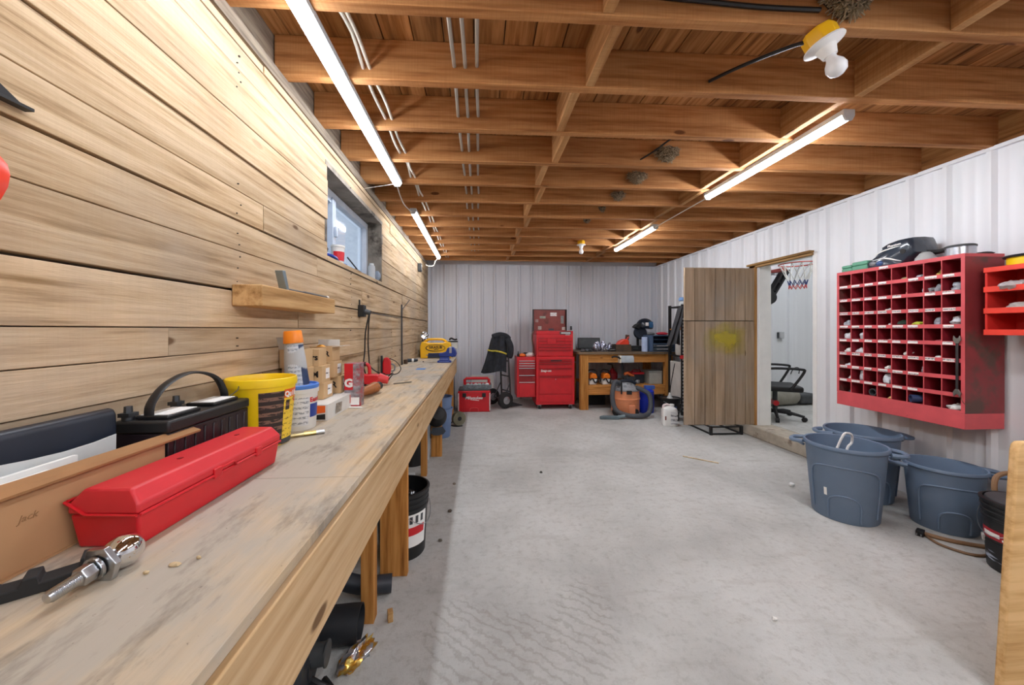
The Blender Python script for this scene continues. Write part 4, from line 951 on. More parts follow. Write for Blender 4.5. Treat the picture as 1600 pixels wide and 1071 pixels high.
tt = thing('tool_tray', 'red handled tool tray on top of red rolling tool case', 'tray', (-.03, 5.78, .3456))
m = MB(); m.box(-.21, .23, -.12, .12, 0, .015)
for s in (-1, 1): m.box(-.21, .23, s*.12-.004, s*.12+.004, .015, .065)
m.box(-.21, -.202, -.12, .12, .015, .065); m.box(.222, .23, -.12, .12, .015, .065); m.obj('base', P('#6f7579', .5, var=.4, scale=30), tt)
m = MB(); m.tube([(-.19, 0, .02), (-.19, 0, .13), (-.17, 0, .15), (.17, 0, .15), (.19, 0, .13), (.19, 0, .02)], .022, 8, smooth=False); m.box(-.19, .19, -.008, .008, .06, .085); m.obj('handle', M_red, tt)
m = MB(); m.box(-.13, .13, -.018, .018, .135, .155); m.obj('grip', M_navy, tt, bev=.004)
for k in range(6):
    m = MB(); m.crumple((-.14+.06*k, -.06, .05), .035, .03, .035, 9, 6, .4, 40+k, False); m.obj('contents', P(('#a9c3bb', '#8c979c', '#c9cfd1')[k % 3], .4, var=.3), tt)
t = thing('sheet_panel', 'off white sheet panel leaning on the grey back wall', 'panel', (.075, 6.40, 0), 0, rot=(math.radians(-14), 0, 0))
m = MB(); m.box(-.20, .185, -.009, .009, 0.003, .46); m.obj('panel', M_offw, t, bev=.002)
m = MB(); m.box(-.204, .189, -.011, .011, .46, .468); m.box(-.205, -.2, -.011, .011, .003, .468); m.box(.185, .19, -.011, .011, .003, .468); m.obj('edge_highlight', M_white, t)  # whiter strips put the highlight along the panel edges into the colour

# hand truck with jacket
ht = thing('hand_truck', 'black two wheeled hand truck with jacket, by back wall', 'hand truck', (.345, 6.02, 0), -60)
for s, nm in ((-1, 0), (1, 1)):
    m = MB(); m.lathe([(.05, -.04), (.1, -.042), (.128, -.03), (.135, 0), (.128, .03), (.1, .042), (.05, .04)], 34); m.xf(Matrix.Translation((s*.2, -.02, .1355)) @ Matrix.Rotation(PI/2, 4, 'Y')); w_ = m.obj('wheel', M_rubber, ht)
    m = MB(); m.lathe([(0, -.052), (.02, -.052), (.024, -.044), (.052, -.046), (.062, -.042), (.062, .042), (.052, .046), (.024, .044), (.02, .052), (0, .052)], 22); m.xf(Matrix.Translation((s*.2, -.02, .1355)) @ Matrix.Rotation(PI/2, 4, 'Y')); m.obj('hub', M_steel, w_)
m = MB(); m.cyl((-.21, -.02, .1355), (.21, -.02, .1355), .012); m.obj('axle', M_dsteel, ht)
m = MB()
for s in (-1, 1): m.tube([(s*.13, .13, .03), (s*.13, .12, .3), (s*.12, .08, .95), (s*.12, .05, 1.08)], .015, 8); m.tube([(s*.14, -.02, .1355), (s*.13, .12, .4)], .009, 6, smooth=False)
m.tube([(-.12, .05, 1.08), (-.06, .03, 1.13), (.06, .03, 1.13), (.12, .05, 1.08)], .015, 8)
for z in (.25, .5, .75): m.tube([(-.125, .13-.05*z, z), (.125, .13-.05*z, z)], .012, 6, smooth=False)
m.obj('frame', M_dgrey, ht)
m = MB(); m.box(-.17, .17, .12, .34, .005, .014); m.obj('toe_plate', M_dgrey, ht)
jk = thing('jacket', 'dark work jacket with yellow stripe draped over the hand truck', 'jacket', (.345, 6.02, .55), -12)
def drape(m, w0, w1, z0, z1, y0, y1, th=.02, seed=1, n=22, k=14, x0=0, xs=0):
    vs = []; ph = seed*1.7
    for s in (0, 1):
        for j in range(k+1):
            q = j/k; ww = w0+(w1-w0)*q
            for i in range(n+1):
                u = -1+2*i/n
                x = x0+xs*q+u*ww*(1+.03*math.sin(5*q+ph)); z = z1+(z0-z1)*q-.02*math.cos(3*u+ph)*q-.03*(u*u)*(1-q)
                y = y0+(y1-y0)*q+(.016+.022*q)*math.sin(6*u+2.2*q+ph)+.008*math.sin(15*u-5*q+ph)+.05*abs(u)**3
                vs.append((x, y+s*th, z))
    W = n+1; O = W*(k+1); fs = []
    for j in range(k):
        for i in range(n): a = j*W+i; fs += [(a, a+1, a+W+1, a+W), (O+a, O+a+W, O+a+W+1, O+a+1)]
    for i in range(n): fs += [(i, O+i, O+i+1, i+1), (k*W+i, k*W+i+1, O+k*W+i+1, O+k*W+i)]
    for j in range(k): fs += [(j*W, (j+1)*W, O+(j+1)*W, O+j*W), (j*W+n, O+j*W+n, O+(j+1)*W+n, (j+1)*W+n)]
    m.add(vs, fs); return m
m = MB(); drape(m, .13, .205, .02, .615, -.08, -.14, .05, 1, x0=-.0, xs=-.085); jb = m.obj('body', M_cloth, jk, ang=60)
m = MB(); drape(m, .125, .16, .25, .605, .05, .12, .03, 2, x0=.02); m.obj('back', M_cloth, jk, ang=60)
m = MB(); m.tube([(-.1, -.08, .6), (0, -.02, .63), (.1, .0, .61), (.15, .03, .56)], .045, 12); m.obj('collar', M_cloth, jk)
m = MB(); m.tube([(.13, -.03, .56), (.185, -.05, .45), (.19, -.045, .33), (.175, -.03, .27)], lambda t: .055-.012*t, 12); m.obj('sleeve', M_cloth, jk)
m = MB(); vs = []; k = 24
for i in range(k+1):
    u = -1+2*i/k; q = .42+.06*u; ww = .13+.075*q
    x = -.085*q+u*ww*(1+.03*math.sin(5*q+1.7)); z = .615-.595*q-.02*math.cos(3*u+1.7)*q-.03*u*u*(1-q); y = -.08-.06*q+(.016+.022*q)*math.sin(6*u+2.2*q+1.7)+.008*math.sin(15*u-5*q+1.7)+.05*abs(u)**3
    vs.append((x, y-.004, z))
m.tube(vs, .013, 6, smooth=False); m.xf(Matrix.Identity(4)); m.obj('reflective_stripe', M_reflect, jk)

# ------------------------------------------------------------------ tool chests
tc = thing('tool_cabinet', 'tall red roller tool cabinet against the back wall', 'tool cabinet', (1.215, 5.95, 0))
m = MB(); m.box(-.307, .307, -.225, .225, .075, .835); m.obj('body', M_red, tc, bev=.005)
zs = [(.795, .762), (.758, .725), (.72, .655), (.65, .535), (.525, .245), (.235, .12)]
for i, (z1, z0) in enumerate(zs):
    m = MB(); m.box(-.262, .262, -.238, -.2255, z0+.004, z1); dw = m.obj('drawer', M_red, tc, bev=.003)
    if i < 5: m = MB(); m.box(-.262, .262, -.252, -.238, z1-.012, z1-.002); m.obj('pull_edge', P('#8f1018', .4), dw)
m = MB(); m.box(-.08, .1, -.2395, -.238, .765, .79); m.obj('name_plate', M_dgrey, tc)
text('Snap-on', .052, M_white, tc, (-.155, -.2395, .615), FRONT, 'lettering', .0008, .0014, shear=.2)
m = MB(); m.cyl((0, -.239, .48), (0, -.246, .48), .008, n=10); m.obj('lock', M_steel, tc)
for sx in (-1, 1):
    for sy in (-1, 1):
        m = MB(); m.cyl((sx*.25-.018, sy*.17, .0355), (sx*.25+.018, sy*.17, .0355), .035, n=20); c_ = m.obj('caster', M_rubber, tc)
        m = MB(); m.box(sx*.25-.026, sx*.25+.026, sy*.17-.03, sy*.17+.03, .06, .0755); m.box(sx*.25-.026, sx*.25-.021, sy*.17-.02, sy*.17+.02, .03, .06); m.box(sx*.25+.021, sx*.25+.026, sy*.17-.02, sy*.17+.02, .03, .06); m.obj('bracket', M_steel, c_)
m = MB(); m.tube([(.312, -.12, .74), (.345, -.12, .74), (.345, .12, .74), (.312, .12, .74)], .009, 6, smooth=False); m.obj('side_handle', M_steel, tc)
tp = thing('top_chest', 'red top tool chest with lid open, on the red roller cabinet', 'tool chest', (1.215, 5.97, .8356))
m = MB(); m.box(-.295, .295, -.2, .2, 0, .355); m.box(-.295, .295, -.2, -.19, .355, .41); m.box(-.295, -.285, -.19, .2, .355, .41); m.box(.285, .295, -.19, .2, .355, .41); m.obj('body', M_red, tp, bev=.004)
for z1, z0 in ((.1, .01), (.15, .108), (.195, .155)):
    m = MB(); m.box(-.265, .265, -.212, -.2005, z0, z1); dw = m.obj('drawer', M_red, tp, bev=.003); m = MB(); m.box(-.265, .265, -.224, -.212, z1-.011, z1-.002); m.obj('pull_edge', P('#8f1018', .4), dw)
for x0, x1, z0, z1 in ((-.265, -.13, .205, .25), (-.265, -.13, .255, .3), (-.125, .02, .205, .3), (.025, .16, .205, .245), (.025, .16, .25, .3), (.165, .265, .205, .245), (.165, .265, .25, .3)):
    m = MB(); m.box(x0, x1, -.21, -.2005, z0+.003, z1-.002); dw = m.obj('drawer', M_red, tp, bev=.003); m = MB(); m.box(x0, x1, -.217, -.21, z1-.009, z1-.003); m.obj('pull_edge', P('#8f1018', .4), dw)
m = MB(); m.box(.08, .26, -.206, -.2005, .355, .40); m.obj('sticker', M_dgrey, tp); m = MB(); m.box(.1, .25, -.2068, -.206, .37, .385); m.box(.17, .24, -.2068, -.206, .345, .353); m.obj('sticker_print', M_paper, tp)
M_lid = P('#8a4038', .35, var=.2, scale=8, dirt='#6b3029', dscale=6)
m = MB(); m.box(-.29, .262, .175, .195, .41, .765); ld = m.obj('lid', M_lid, tp, bev=.004)
m = MB(); m.box(-.3, -.288, .13, .198, .41, .77); m.box(.262, .274, .13, .198, .41, .77); m.box(-.3, .274, .175, .198, .7655, .775); m.obj('lid_rim', M_black, ld)
for x, z, w_, h_, c in ((.0, .69, .11, .06, '#e9e6e2'), (-.255, .58, .05, .05, '#a58a84'), (.18, .6, .05, .13, '#8b8f8a'), (-.18, .64, .1, .04, '#a3a897'), (-.21, .46, .06, .06, '#b5b0a6'), (.2, .45, .06, .05, '#c0b8b0'), (-.03, .435, .09, .03, '#3c4450')):
    m = MB(); m.box(x-.0, x+w_, .1735, .175, z-h_/2, z+h_/2); m.obj('sticker', P(c, .5, var=.3, scale=40), ld)
hd = thing('side_locker', 'narrow red side cabinet with steel drawer pulls hung on roller cabinet', 'tool cabinet', (.755, 5.96, .19))
m = MB(); m.box(-.15, .15, -.19, .19, 0, .64); m.obj('body', M_red, hd, bev=.005)
for i, (z1, z0) in enumerate(((.585, .55), (.545, .512), (.507, .475), (.47, .36), (.355, .25), (.245, .02))):
    m = MB(); m.box(-.115, .135, -.2, -.1905, z0, z1); dw = m.obj('drawer', M_redd if 2 < i < 5 else M_red, hd, bev=.002); m = MB(); m.box(-.115, .135, -.212, -.2, z1-.012, z1-.001); m.obj('pull', M_lgrey, dw)
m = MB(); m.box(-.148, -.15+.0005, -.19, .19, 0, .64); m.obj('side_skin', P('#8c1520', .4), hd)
for i, (x, y, s, c, lb) in enumerate(((.70, 5.86, .045, '#e8732a', 'orange rag on top of the narrow red side cabinet'), (.83, 5.88, .055, '#e3ddd8', 'white crumpled rag on narrow side cabinet beside top chest'), (.77, 5.98, .05, '#3a3c40', 'dark grey tool pouch on narrow side cabinet behind rags'))):
    m = MB(); m.crumple((x, y, .83+s*.5), s*1.2, s, s*.7, 14, 9, .4, 60+i); tag(m.obj('rag', P(c, .8, var=.25)), lb, 'rag')
t = thing('spray_bottle', 'tiny dark bottle at left edge on narrow red side cabinet', 'bottle', (.635, 5.85, .8306)); m = MB(); m.lathe([(0, 0), (.018, 0), (.018, .04), (.008, .055), (.008, .085), (0, .085)], 14); m.obj('body', M_blackm, t)
wire('red_hose', 'loop of red and brown cable hanging on left side of top chest', 'hose', [(.905, 5.93, 1.24), (.875, 5.9, 1.2), (.87, 5.9, 1.1), (.89, 5.9, 1.0), (.9, 5.92, .92), (.9, 5.95, .845)], .012, P('#6b4a3e', .6, var=.3))
t = thing('white_panel', 'pale foam board standing behind bench beside the top chest', 'board', (1.66, 6.535, 0)); m = MB(); m.box(-.09, .09, -.01, .01, 0, 1.2); m.obj('board', M_offw, t)
t = thing('coat_hook', 'small dark hook on the back wall above foam board', 'hook', (1.69, 6.598, 1.28)); m = MB(); m.box(-.015, .015, 0, .006, -.02, .05); m.tube([(0, 0, .0), (0, -.03, -.02), (0, -.045, .0), (0, -.045, .02)], .006, 6); m.obj('hook', M_dgrey, t)

# ------------------------------------------------------------------ back workbench
w2 = thing('timber_bench', 'timber workbench with lower shelf against the back wall', 'workbench', (2.33, 6.05, 0))
m = MB(); m.rnd = 1.3; m.box(1.565, 3.12, 5.63, 6.50, .875, .91); m.obj('tabletop', P('#6e5a44', .7, var=.3, scale=6, dirt='#3d332a', dscale=8), w2, w=True, bev=.003)
def wl_(x0, x1, y0, y1): m = MB(); m.rnd = random.random()*5+.1; m.box(x0, x1, y0, y1, 0, .8745); m.obj('leg', M_leg, w2, w=True, bev=.004)
for y0 in (5.65, 6.38):
    wl_(1.60, 1.725, y0, y0+.09); wl_(2.975, 3.09, y0, y0+.09)
m = MB(); m.rnd = 3.3; m.box(1.726, 2.974, 5.665, 5.705, .745, .8745); m.obj('apron', M_legx, w2, w=True, bev=.002)
m = MB(); m.rnd = 4.3; m.box(1.726, 2.974, 5.665, 5.705, .235, .385); m.obj('shelf_rail', M_legx, w2, w=True, bev=.002)
m = MB(); m.rnd = 4.9; m.box(1.726, 2.974, 5.706, 6.47, .36, .385); m.obj('shelf', M_legx, w2, w=True)
ZT = .9106; ZS = .3856
t = thing('tray_case', 'open grey flat case standing against wall on timber bench', 'case', (1.96, 6.40, ZT)); m = MB(); m.box(-.2, .2, -.01, .02, 0, .21); m.obj('lid', M_dgrey, t, bev=.006); m = MB(); m.box(-.18, .18, -.013, -.0105, .02, .19); m.obj('lining', P('#5d6263', .8, var=.15), t)
m = MB(); m.box(-.2, .2, -.26, -.015, 0, .035); m.obj('base', M_blackm, t, bev=.004)
R = random.Random(5)
for i in range(5):
    x = 1.86+.06*i; t = thing('chrome_fitting', ('leftmost', 'second from left', 'middle', 'second from right', 'rightmost')[i]+' chrome valve fitting in the heap on timber bench', 'fitting', (x+.03, 5.83+.05*(i % 2), ZT), R.uniform(0, 180), 'chrome fittings on timber bench')
    m = MB(); h = .05+.05*R.random(); m.crumple((0, 0, h*.72), .04, .035, h, 12, 8, .35, 70+i); m.obj('casting', P('#aeb2c4', .22, .9, var=.25, scale=30), t)
    m = MB(); m.cyl((-.055, 0, .03), (.055, 0, .04), .014, n=10); m.obj('stub', M_steel, t)
for i, x in enumerate((1.66, 1.74, 1.8)):
    m = MB(); m.crumple((x, 5.76+.02*i, ZT+.02), .04, .03, .026, 12, 7, .45, 90+i); tag(m.obj('scrap_part', P('#4a4d50', .5, .3, var=.5, scale=40)), ('leftmost', 'middle', 'rightmost')[i]+' dark scrap part at left end of the timber bench', 'scrap', 'scrap parts on timber bench')
for i, x in enumerate((2.14, 2.2)):
    t = thing('motor_part', ('left', 'right')[i]+' one of two dark motor parts next to wooden box', 'part', (x, 5.82, ZT)); m = MB(); m.lathe([(0, 0), (.035, 0), (.035, .05), (.02, .06), (.02, .09), (0, .09)], 14); m.obj('casing', M_blackm, t); m = MB(); m.cyl((-.03, -.036, .03), (.03, -.036, .03), .008, n=8); m.obj('terminal', M_steel, t)
wx = thing('wooden_box', 'dark open wooden box holding red can on the timber bench', 'box', (2.335, 5.86, ZT))
m = MB(); m.rnd = .8
m.box(-.125, .125, -.1, -.085, 0, .115); m.box(-.125, .125, .085, .1, 0, .115); m.box(-.125, -.11, -.084, .084, 0, .115); m.box(.11, .125, -.084, .084, 0, .115); m.box(-.109, .109, -.084, .084, 0, .012); m.obj('body', P('#4a3a2b', .75, var=.35, scale=12), wx)
rc = thing('fuel_can', 'red fuel can tilted in the dark wooden box', 'can', (2.33, 5.86, ZT+.013), 0, rot=(0, math.radians(9), 0))
m = MB(); m.prism([(-.1, .0), (.085, .0), (.1, .06), (.1, .15), (.08, .19), (.01, .2), (-.06, .15), (-.1, .07)], 'y', -.06, .06); m.obj('body', P('#e2452f', .35), rc, bev=.018, seg=3)
m = MB(); m.cyl((.06, 0, .18), (.095, 0, .24), .013, .009, n=10); m.obj('spout', P('#c93320', .4), rc)
t = thing('brown_board', 'small brown board leaning behind the red fuel can', 'board', (2.46, 6.0, ZT), 0, rot=(0, math.radians(8), 0)); m = MB(); m.rnd = 2; m.box(-.03, .03, -.01, .01, 0, .27); m.obj('board', P('#5a3b2c', .7, var=.3), t)
t = thing('tool_case', 'low black case on timber bench between wooden box and towel roll', 'case', (2.58, 5.95, ZT)); m = MB(); m.box(-.12, .12, -.08, .08, 0, .085); m.obj('body', M_blackm, t, bev=.008); m = MB(); m.box(-.04, .04, -.09, -.0805, .04, .055); m.obj('latch', M_dgrey, t)
t = thing('paper_towel_roll', 'pale blue paper roll standing on the timber bench', 'roll', (2.70, 5.80, ZT)); m = MB(); m.lathe([(.018, 0), (.048, 0), (.046, .235), (.018, .235)], 24); m.obj('roll', P('#b4c6e6', .8), t)
rd_ = thing('tool_organizer', 'blue grey tool organizer with open shelf on timber bench', 'organizer', (2.965, 5.86, ZT))
A, B_, H_ = .205, .13, .265
m = MB(); m.box(-A, A, -B_, B_, 0, .012); m.box(-A, A, -B_, B_, H_-.012, H_); m.box(-A, -A+.05, -B_, B_, .012, H_-.012); m.box(A-.02, A, -B_, B_, .012, H_-.012); m.box(-A+.05, A-.02, B_-.01, B_, .012, H_-.012)
m.box(-A+.05, A-.02, -B_, B_-.01, .12, .13); m.box(-A+.05, A-.02, -B_+.01, B_-.01, .19, .196); m.obj('case', P('#4a5f7c', .45, var=.12), rd_, bev=.003)
for z in (.016, .07): m = MB(); m.box(-A+.055, A-.025, -B_-.008, B_-.02, z, z+.046); dw = m.obj('drawer', P('#3c4650', .4, var=.2), rd_, bev=.004); m = MB(); m.box(-.1, .14, -B_-.014, -B_-.008, z+.02, z+.03); m.obj('handle', M_lgrey, dw)
t = thing('red_cushion', 'flat red bag lying on top of the tool organizer', 'bag', (3.02, 5.85, ZT+.266)); m = MB(); m.crumple((0, 0, .022), .1, .07, .028, 18, 9, .15, 31); m.obj('bag', P('#c22034', .6), t)
wh = thing('welding_mask', 'black welding mask with white sticker behind the tool organizer', 'mask', (2.81, 6.12, ZT), 0)
m = MB(); m.cyl((-.06, .05, 0), (-.06, .05, .22), .022, n=12); m.box(-.12, .06, -.02, .12, 0, .012); m.obj('stand', M_blackm, wh)
m = MB(); m.lathe([(.02, -.03), (.105, -.03), (.115, 0), (.105, .03), (.02, .03)], 26); m.xf(Matrix.Translation((-.05, -.02, .30)) @ Matrix.Rotation(math.radians(80), 4, 'X')); m.obj('headband', P('#1a2230', .5, var=.2), wh)
m = MB(); o = len(m.v); m.ball((.04, 0, .42), .145, .12, .13, 22, 14)
m.v = [(p[0], p[1], max(p[2], .375-.25*(p[0]-.04)*.5)) for p in m.v]; m.obj('shell', P('#1c2430', .3, var=.2), wh)
m = MB(); m.prism([(-.17, .40), (-.1, .36), (-.05, .42), (-.07, .47), (-.13, .44)], 'y', -.09, .05); m.obj('brow', M_blackm, wh, bev=.006)
m = MB(); m.box(.0, .05, -.124, -.118, .42, .475); m.obj('sticker', M_paper, wh); m = MB(); m.box(.065, .13, -.118, -.1, .39, .49); m.obj('visor', P('#33618c', .2), wh)
m = MB(); m.crumple((.13, -.02, .285), .08, .07, .03, 12, 7, .2, 8, False); m.obj('chin_piece', M_grey, wh)
lp = thing('work_lamp', 'grey and white clip lamp fixed to front of timber bench', 'lamp', (2.31, 5.66, .80))
m = MB(); m.box(-.11, -.09, -.09, -.001, -.055, .065); m.obj('end_cap', P('#e4dcc8', .5), lp, bev=.003); m = MB(); m.prism([(-.1, -.05), (-.03, -.06), (-.002, .0), (-.002, .055), (-.075, .06), (-.1, .02)], 'x', -.0895, .11); m.obj('shade', P('#b6bec2', .35, .2), lp, bev=.004)
# on the lower shelf
for i, (x, lb) in enumerate(((1.83, 'orange and white chainsaw on bench shelf, leftmost'), (2.045, 'orange and white chainsaw on bench shelf, next to vacuum hose'))):
    t = thing('chainsaw', lb, 'chainsaw', (x, 5.80, ZS), 0, 'chainsaws on the bench shelf')
    m = MB(); m.prism([(-.06, .09), (-.045, .16), (.0, .185), (.05, .17), (.065, .12), (.06, .095)], 'y', -.07, .1); m.obj('engine_cover', P('#f07d1a', .35), t, bev=.015, seg=3)
    m = MB(); m.prism([(-.07, .0), (.05, .0), (.06, .085), (-.05, .092), (-.07, .05)], 'y', -.075, .11); m.obj('housing', P('#dcdcd8', .4, var=.12, dirt='#57534d', dscale=18, dlo=.6), t, bev=.01)
    m = MB(); m.tube([(-.06, -.08, .07), (-.02, -.085, .1), (.03, -.085, .03), (.07, -.08, .1)], .01, 7); m.obj('starter_cord', M_blackm, t)
    m = MB(); m.tube([(-.075, .0, .04), (-.085, .0, .16), (-.04, .02, .225), (.05, .02, .22), (.08, .0, .14), (.08, .0, .04)], .012, 8); m.obj('front_handle', M_blackm, t)
    m = MB(); m.box(-.01, .02, .11, .42, .04, .09); m.obj('guide_bar', M_steel, t)
bc = thing('battery_charger', 'black battery charger with red top on bench shelf', 'charger', (2.615, 5.93, ZS)); m = MB(); m.box(-.095, .095, -.09, .09, 0, .145); m.obj('case', P('#252c34', .45), bc, bev=.008)
m = MB(); m.box(-.1, .1, -.095, .095, .1455, .18); m.obj('top', M_red, bc, bev=.008); m = MB(); m.tube([(-.07, 0, .18), (-.06, 0, .21), (.06, 0, .21), (.07, 0, .18)], .009, 7, smooth=False); m.obj('handle', M_redd, bc)
t = thing('grey_crate', 'grey plastic storage box at right end of bench shelf', 'box', (2.85, 5.88, ZS)); m = MB(); m.box(-.1, .11, -.14, .14, 0, .19); m.obj('body', P('#a5a69e', .6), t, bev=.006); m = MB(); m.box(-.106, .116, -.146, .146, .1905, .21); m.obj('lid', P('#8f918b', .6), t, bev=.004)
t = thing('red_sprayer', 'red tank with black lance behind the vacuum on bench shelf', 'sprayer', (2.22, 5.95, ZS)); m = MB(); m.lathe([(0, 0), (.08, 0), (.085, .05), (.08, .16), (.03, .215), (.02, .24), (0, .24)], 22); m.obj('tank', M_redd, t)
m = MB(); m.tube([(.0, 0, .24), (-.04, -.1, .3), (-.11, -.22, .325), (-.17, -.24, .335)], .012, 8); m.obj('lance', M_blackm, t)
wire('black_hose', 'black hose arching up in front of the bench apron', 'hose', [(2.08, 5.60, .83), (2.12, 5.58, .845), (2.2, 5.58, .82), (2.24, 5.6, .74), (2.26, 5.62, .62), (2.25, 5.60, .5)], .014, M_blackm)
for i in range(7):
    x = 2.16+.07*i; m = MB(); m.crumple((x, 5.80+.05*(i % 2), ZS+.028), .04, .04, .038, 11, 7, .4, 110+i); tag(m.obj('scrap_part', P('#888b8e', .4, .5, var=.4, scale=30)), ('first', 'second', 'third', 'fourth', 'fifth', 'sixth', 'seventh')[i]+' metal scrap part from left on shelf behind the vacuum', 'scrap', 'scrap parts on bench shelf')
t = thing('hedge_trimmer', 'orange handled trimmer lying on scrap behind the vacuum', 'trimmer', (2.40, 5.72, ZS+.075), 15); m = MB(); m.tube([(-.08, 0, .09), (-.03, 0, .11), (.03, 0, .08), (.09, 0, .06)], .022, 8); m.obj('handle', P('#e9763a', .45), t); m = MB(); m.box(-.06, .1, -.04, .04, 0, .055); m.obj('motor', M_dgrey, t, bev=.008)
t = thing('storage_bin', 'dark grey bin on floor below bench shelf, far left', 'bin', (1.95, 6.15, 0)); m = MB(); m.box(-.18, .18, -.12, .12, 0, .2); m.obj('body', M_blackm, t, bev=.006); m = MB(); m.box(-.185, .185, -.125, .125, .2005, .215); m.obj('lid', M_dgrey, t, bev=.003)
t = thing('toolbox', 'dark toolbox on floor between red cabinet and timber bench leg', 'toolbox', (1.555, 6.36, 0)); m = MB(); m.box(-.035, .03, -.2, .2, 0, .33); m.obj('body', M_blackm, t, bev=.004); m = MB(); m.box(-.036, .031, -.201, .201, .3305, .345); m.obj('lid', M_redd, t)

# ------------------------------------------------------------------ shop vacuum and neighbours
vc = thing('shop_vacuum', 'faded orange wet dry vacuum on floor before timber bench', 'vacuum', (2.195, 5.36, 0), -8)
m = MB(); m.lathe([(0, .03), (.19, .03), (.2, .05), (.205, .23), (.212, .235), (.212, .255), (.205, .26), (.2, .36), (.205, .365), (0, .365)], 44); m.obj('tank', M_vac, vc)
m = MB(); m.lathe([(0, .366), (.208, .366), (.21, .38), (.2, .4), (.15, .43), (.13, .47), (.1, .49), (0, .495)], 36); m.obj('motor_head', P('#8d8f92', .5, var=.35, scale=14, dirt='#3d4044', dscale=14, dlo=.5), vc)
m = MB(); m.tube([(-.12, -.08, .45), (-.09, -.09, .51), (.05, -.09, .51), (.13, -.08, .47)], .02, 8); m.obj('handle', M_navy, vc)
m = MB(); m.box(-.03, .04, -.225, -.2, .33, .385); m.obj('latch', M_blackm, vc, bev=.005); m = MB(); m.box(-.11, -.09, -.2, -.185, .33, .5); m.obj('strap', M_blackm, vc)
m = MB(); m.box(.0, .09, -.22, -.185, .05, .17); m.obj('drain_panel', P('#d98a63', .5), vc, bev=.006)
for a in (215, 300, 20, 120):
    q = math.radians(a); m = MB(); m.lathe([(0, -.022), (.05, -.022), (.058, -.015), (.058, .015), (.05, .022), (0, .022)], 22); m.xf(Matrix.Translation((.2*math.cos(q), .2*math.sin(q), .0585)) @ Matrix.Rotation(q, 4, 'Z') @ Matrix.Rotation(PI/2, 4, 'Y')); m.obj('wheel', M_rubber, vc)
for k in range(1):
    pts = [(-.1, -.1, .47), (-.17, -.13, .5), (-.215, -.17, .42), (-.23, -.2, .25), (-.19, -.25, .11), (-.06, -.3, .05), (.12, -.31, .045), (.26, -.25, .07), (.31, -.2, .2), (.29, -.17, .33), (.2, -.15, .39), (.12, -.14, .42)]
    m = MB(); m.tube(pts, .034, 12, sub=8); m.obj('hose', M_hose, vc)
nz_ = thing('floor_nozzle', 'grey vacuum floor nozzle lying before the orange vacuum', 'nozzle', (1.86, 5.06, 0), -8)
m = MB(); m.prism([(-.16, -.03), (.12, -.035), (.12, .03), (-.1, .03)], 'z', 0.0, .05); m.obj('head', P('#5f7076', .5, var=.2), nz_, bev=.012); m = MB(); m.cyl((.1, 0, .03), (.2, .01, .045), .024, n=14); m.obj('neck', P('#6f8085', .5), nz_)
bl = thing('barrel', 'blue plastic barrel behind the vacuum hose', 'barrel', (2.56, 5.46, 0)); m = MB(); m.lathe([(0, 0), (.105, 0), (.115, .02), (.12, .16), (.112, .29), (.118, .3), (.118, .33), (.1, .345), (.02, .36), (0, .36)], 30); m.obj('body', M_barrel, bl)
m = MB(); m.box(-.02, .13, -.03, .03, .35, .41); m.obj('handle', P('#3d62b0', .4), bl, bev=.006)
bp, q = bucket('black pail with dark lid and blue label near shelving rack', (2.69, 4.98, 0), M_blackm, .105, .128, .315, True, None, True, rz=20)
m = MB(); m.arc(q, -190, -95, .05, .21, t=.002); m.obj('label', P('#39517d', .5, var=.5, scale=25, dirt='#c9cdd4', dscale=14, dlo=.58), bp)
m = MB(); m.lathe([(0, .3), (.12, .3), (.12, .306), (0, .306)], 30); m.obj('contents', P('#24272a', .3), bp)
t = thing('funnel', 'clear funnel with thin black stem standing in black pail', 'funnel', (2.68, 4.98, .3066)); m = MB(); m.lathe([(.04, 0), (.015, .03), (.012, .07), (.006, .075), (.006, .072), (.036, 0)], 16); m.obj('cone', M_milky, t); m = MB(); m.tube([(0, 0, .03), (.03, .02, .2), (.1, .05, .48)], .006, 6); m.obj('stem', M_blackm, t)
jg = thing('jug', 'white plastic jug with red streak on floor beside open door', 'jug', (2.525, 4.70, 0), -14)
m = MB(); m.lathe([(0, .0), (.088, 0), (.094, .006), (.094, .2), (.085, .225), (.04, .25), (.03, .253), (0, .253)], 36, sy=.72, sq=5); m.obj('body', M_white, jg)
m = MB(); m.cyl((.03, 0, .252), (.03, 0, .28), .028, n=18); m.obj('cap', M_white, jg); m = MB(); m.tube([(-.07, 0, .2), (-.075, 0, .255), (-.03, 0, .275), (.01, 0, .255)], .014, 8); m.obj('handle', P('#e3d2d2', .4), jg)
m = MB(); m.box(.0, .085, -.0705, -.0675, .03, .185); m.obj('label', print_mat('jug_print', '#dfe0e2', '#85878b', 70, 20, .45), jg); m = MB(); m.box(-.07, -.055, -.0705, -.0675, .08, .13); m.obj('brown_mark', P('#7a4438', .6), jg)

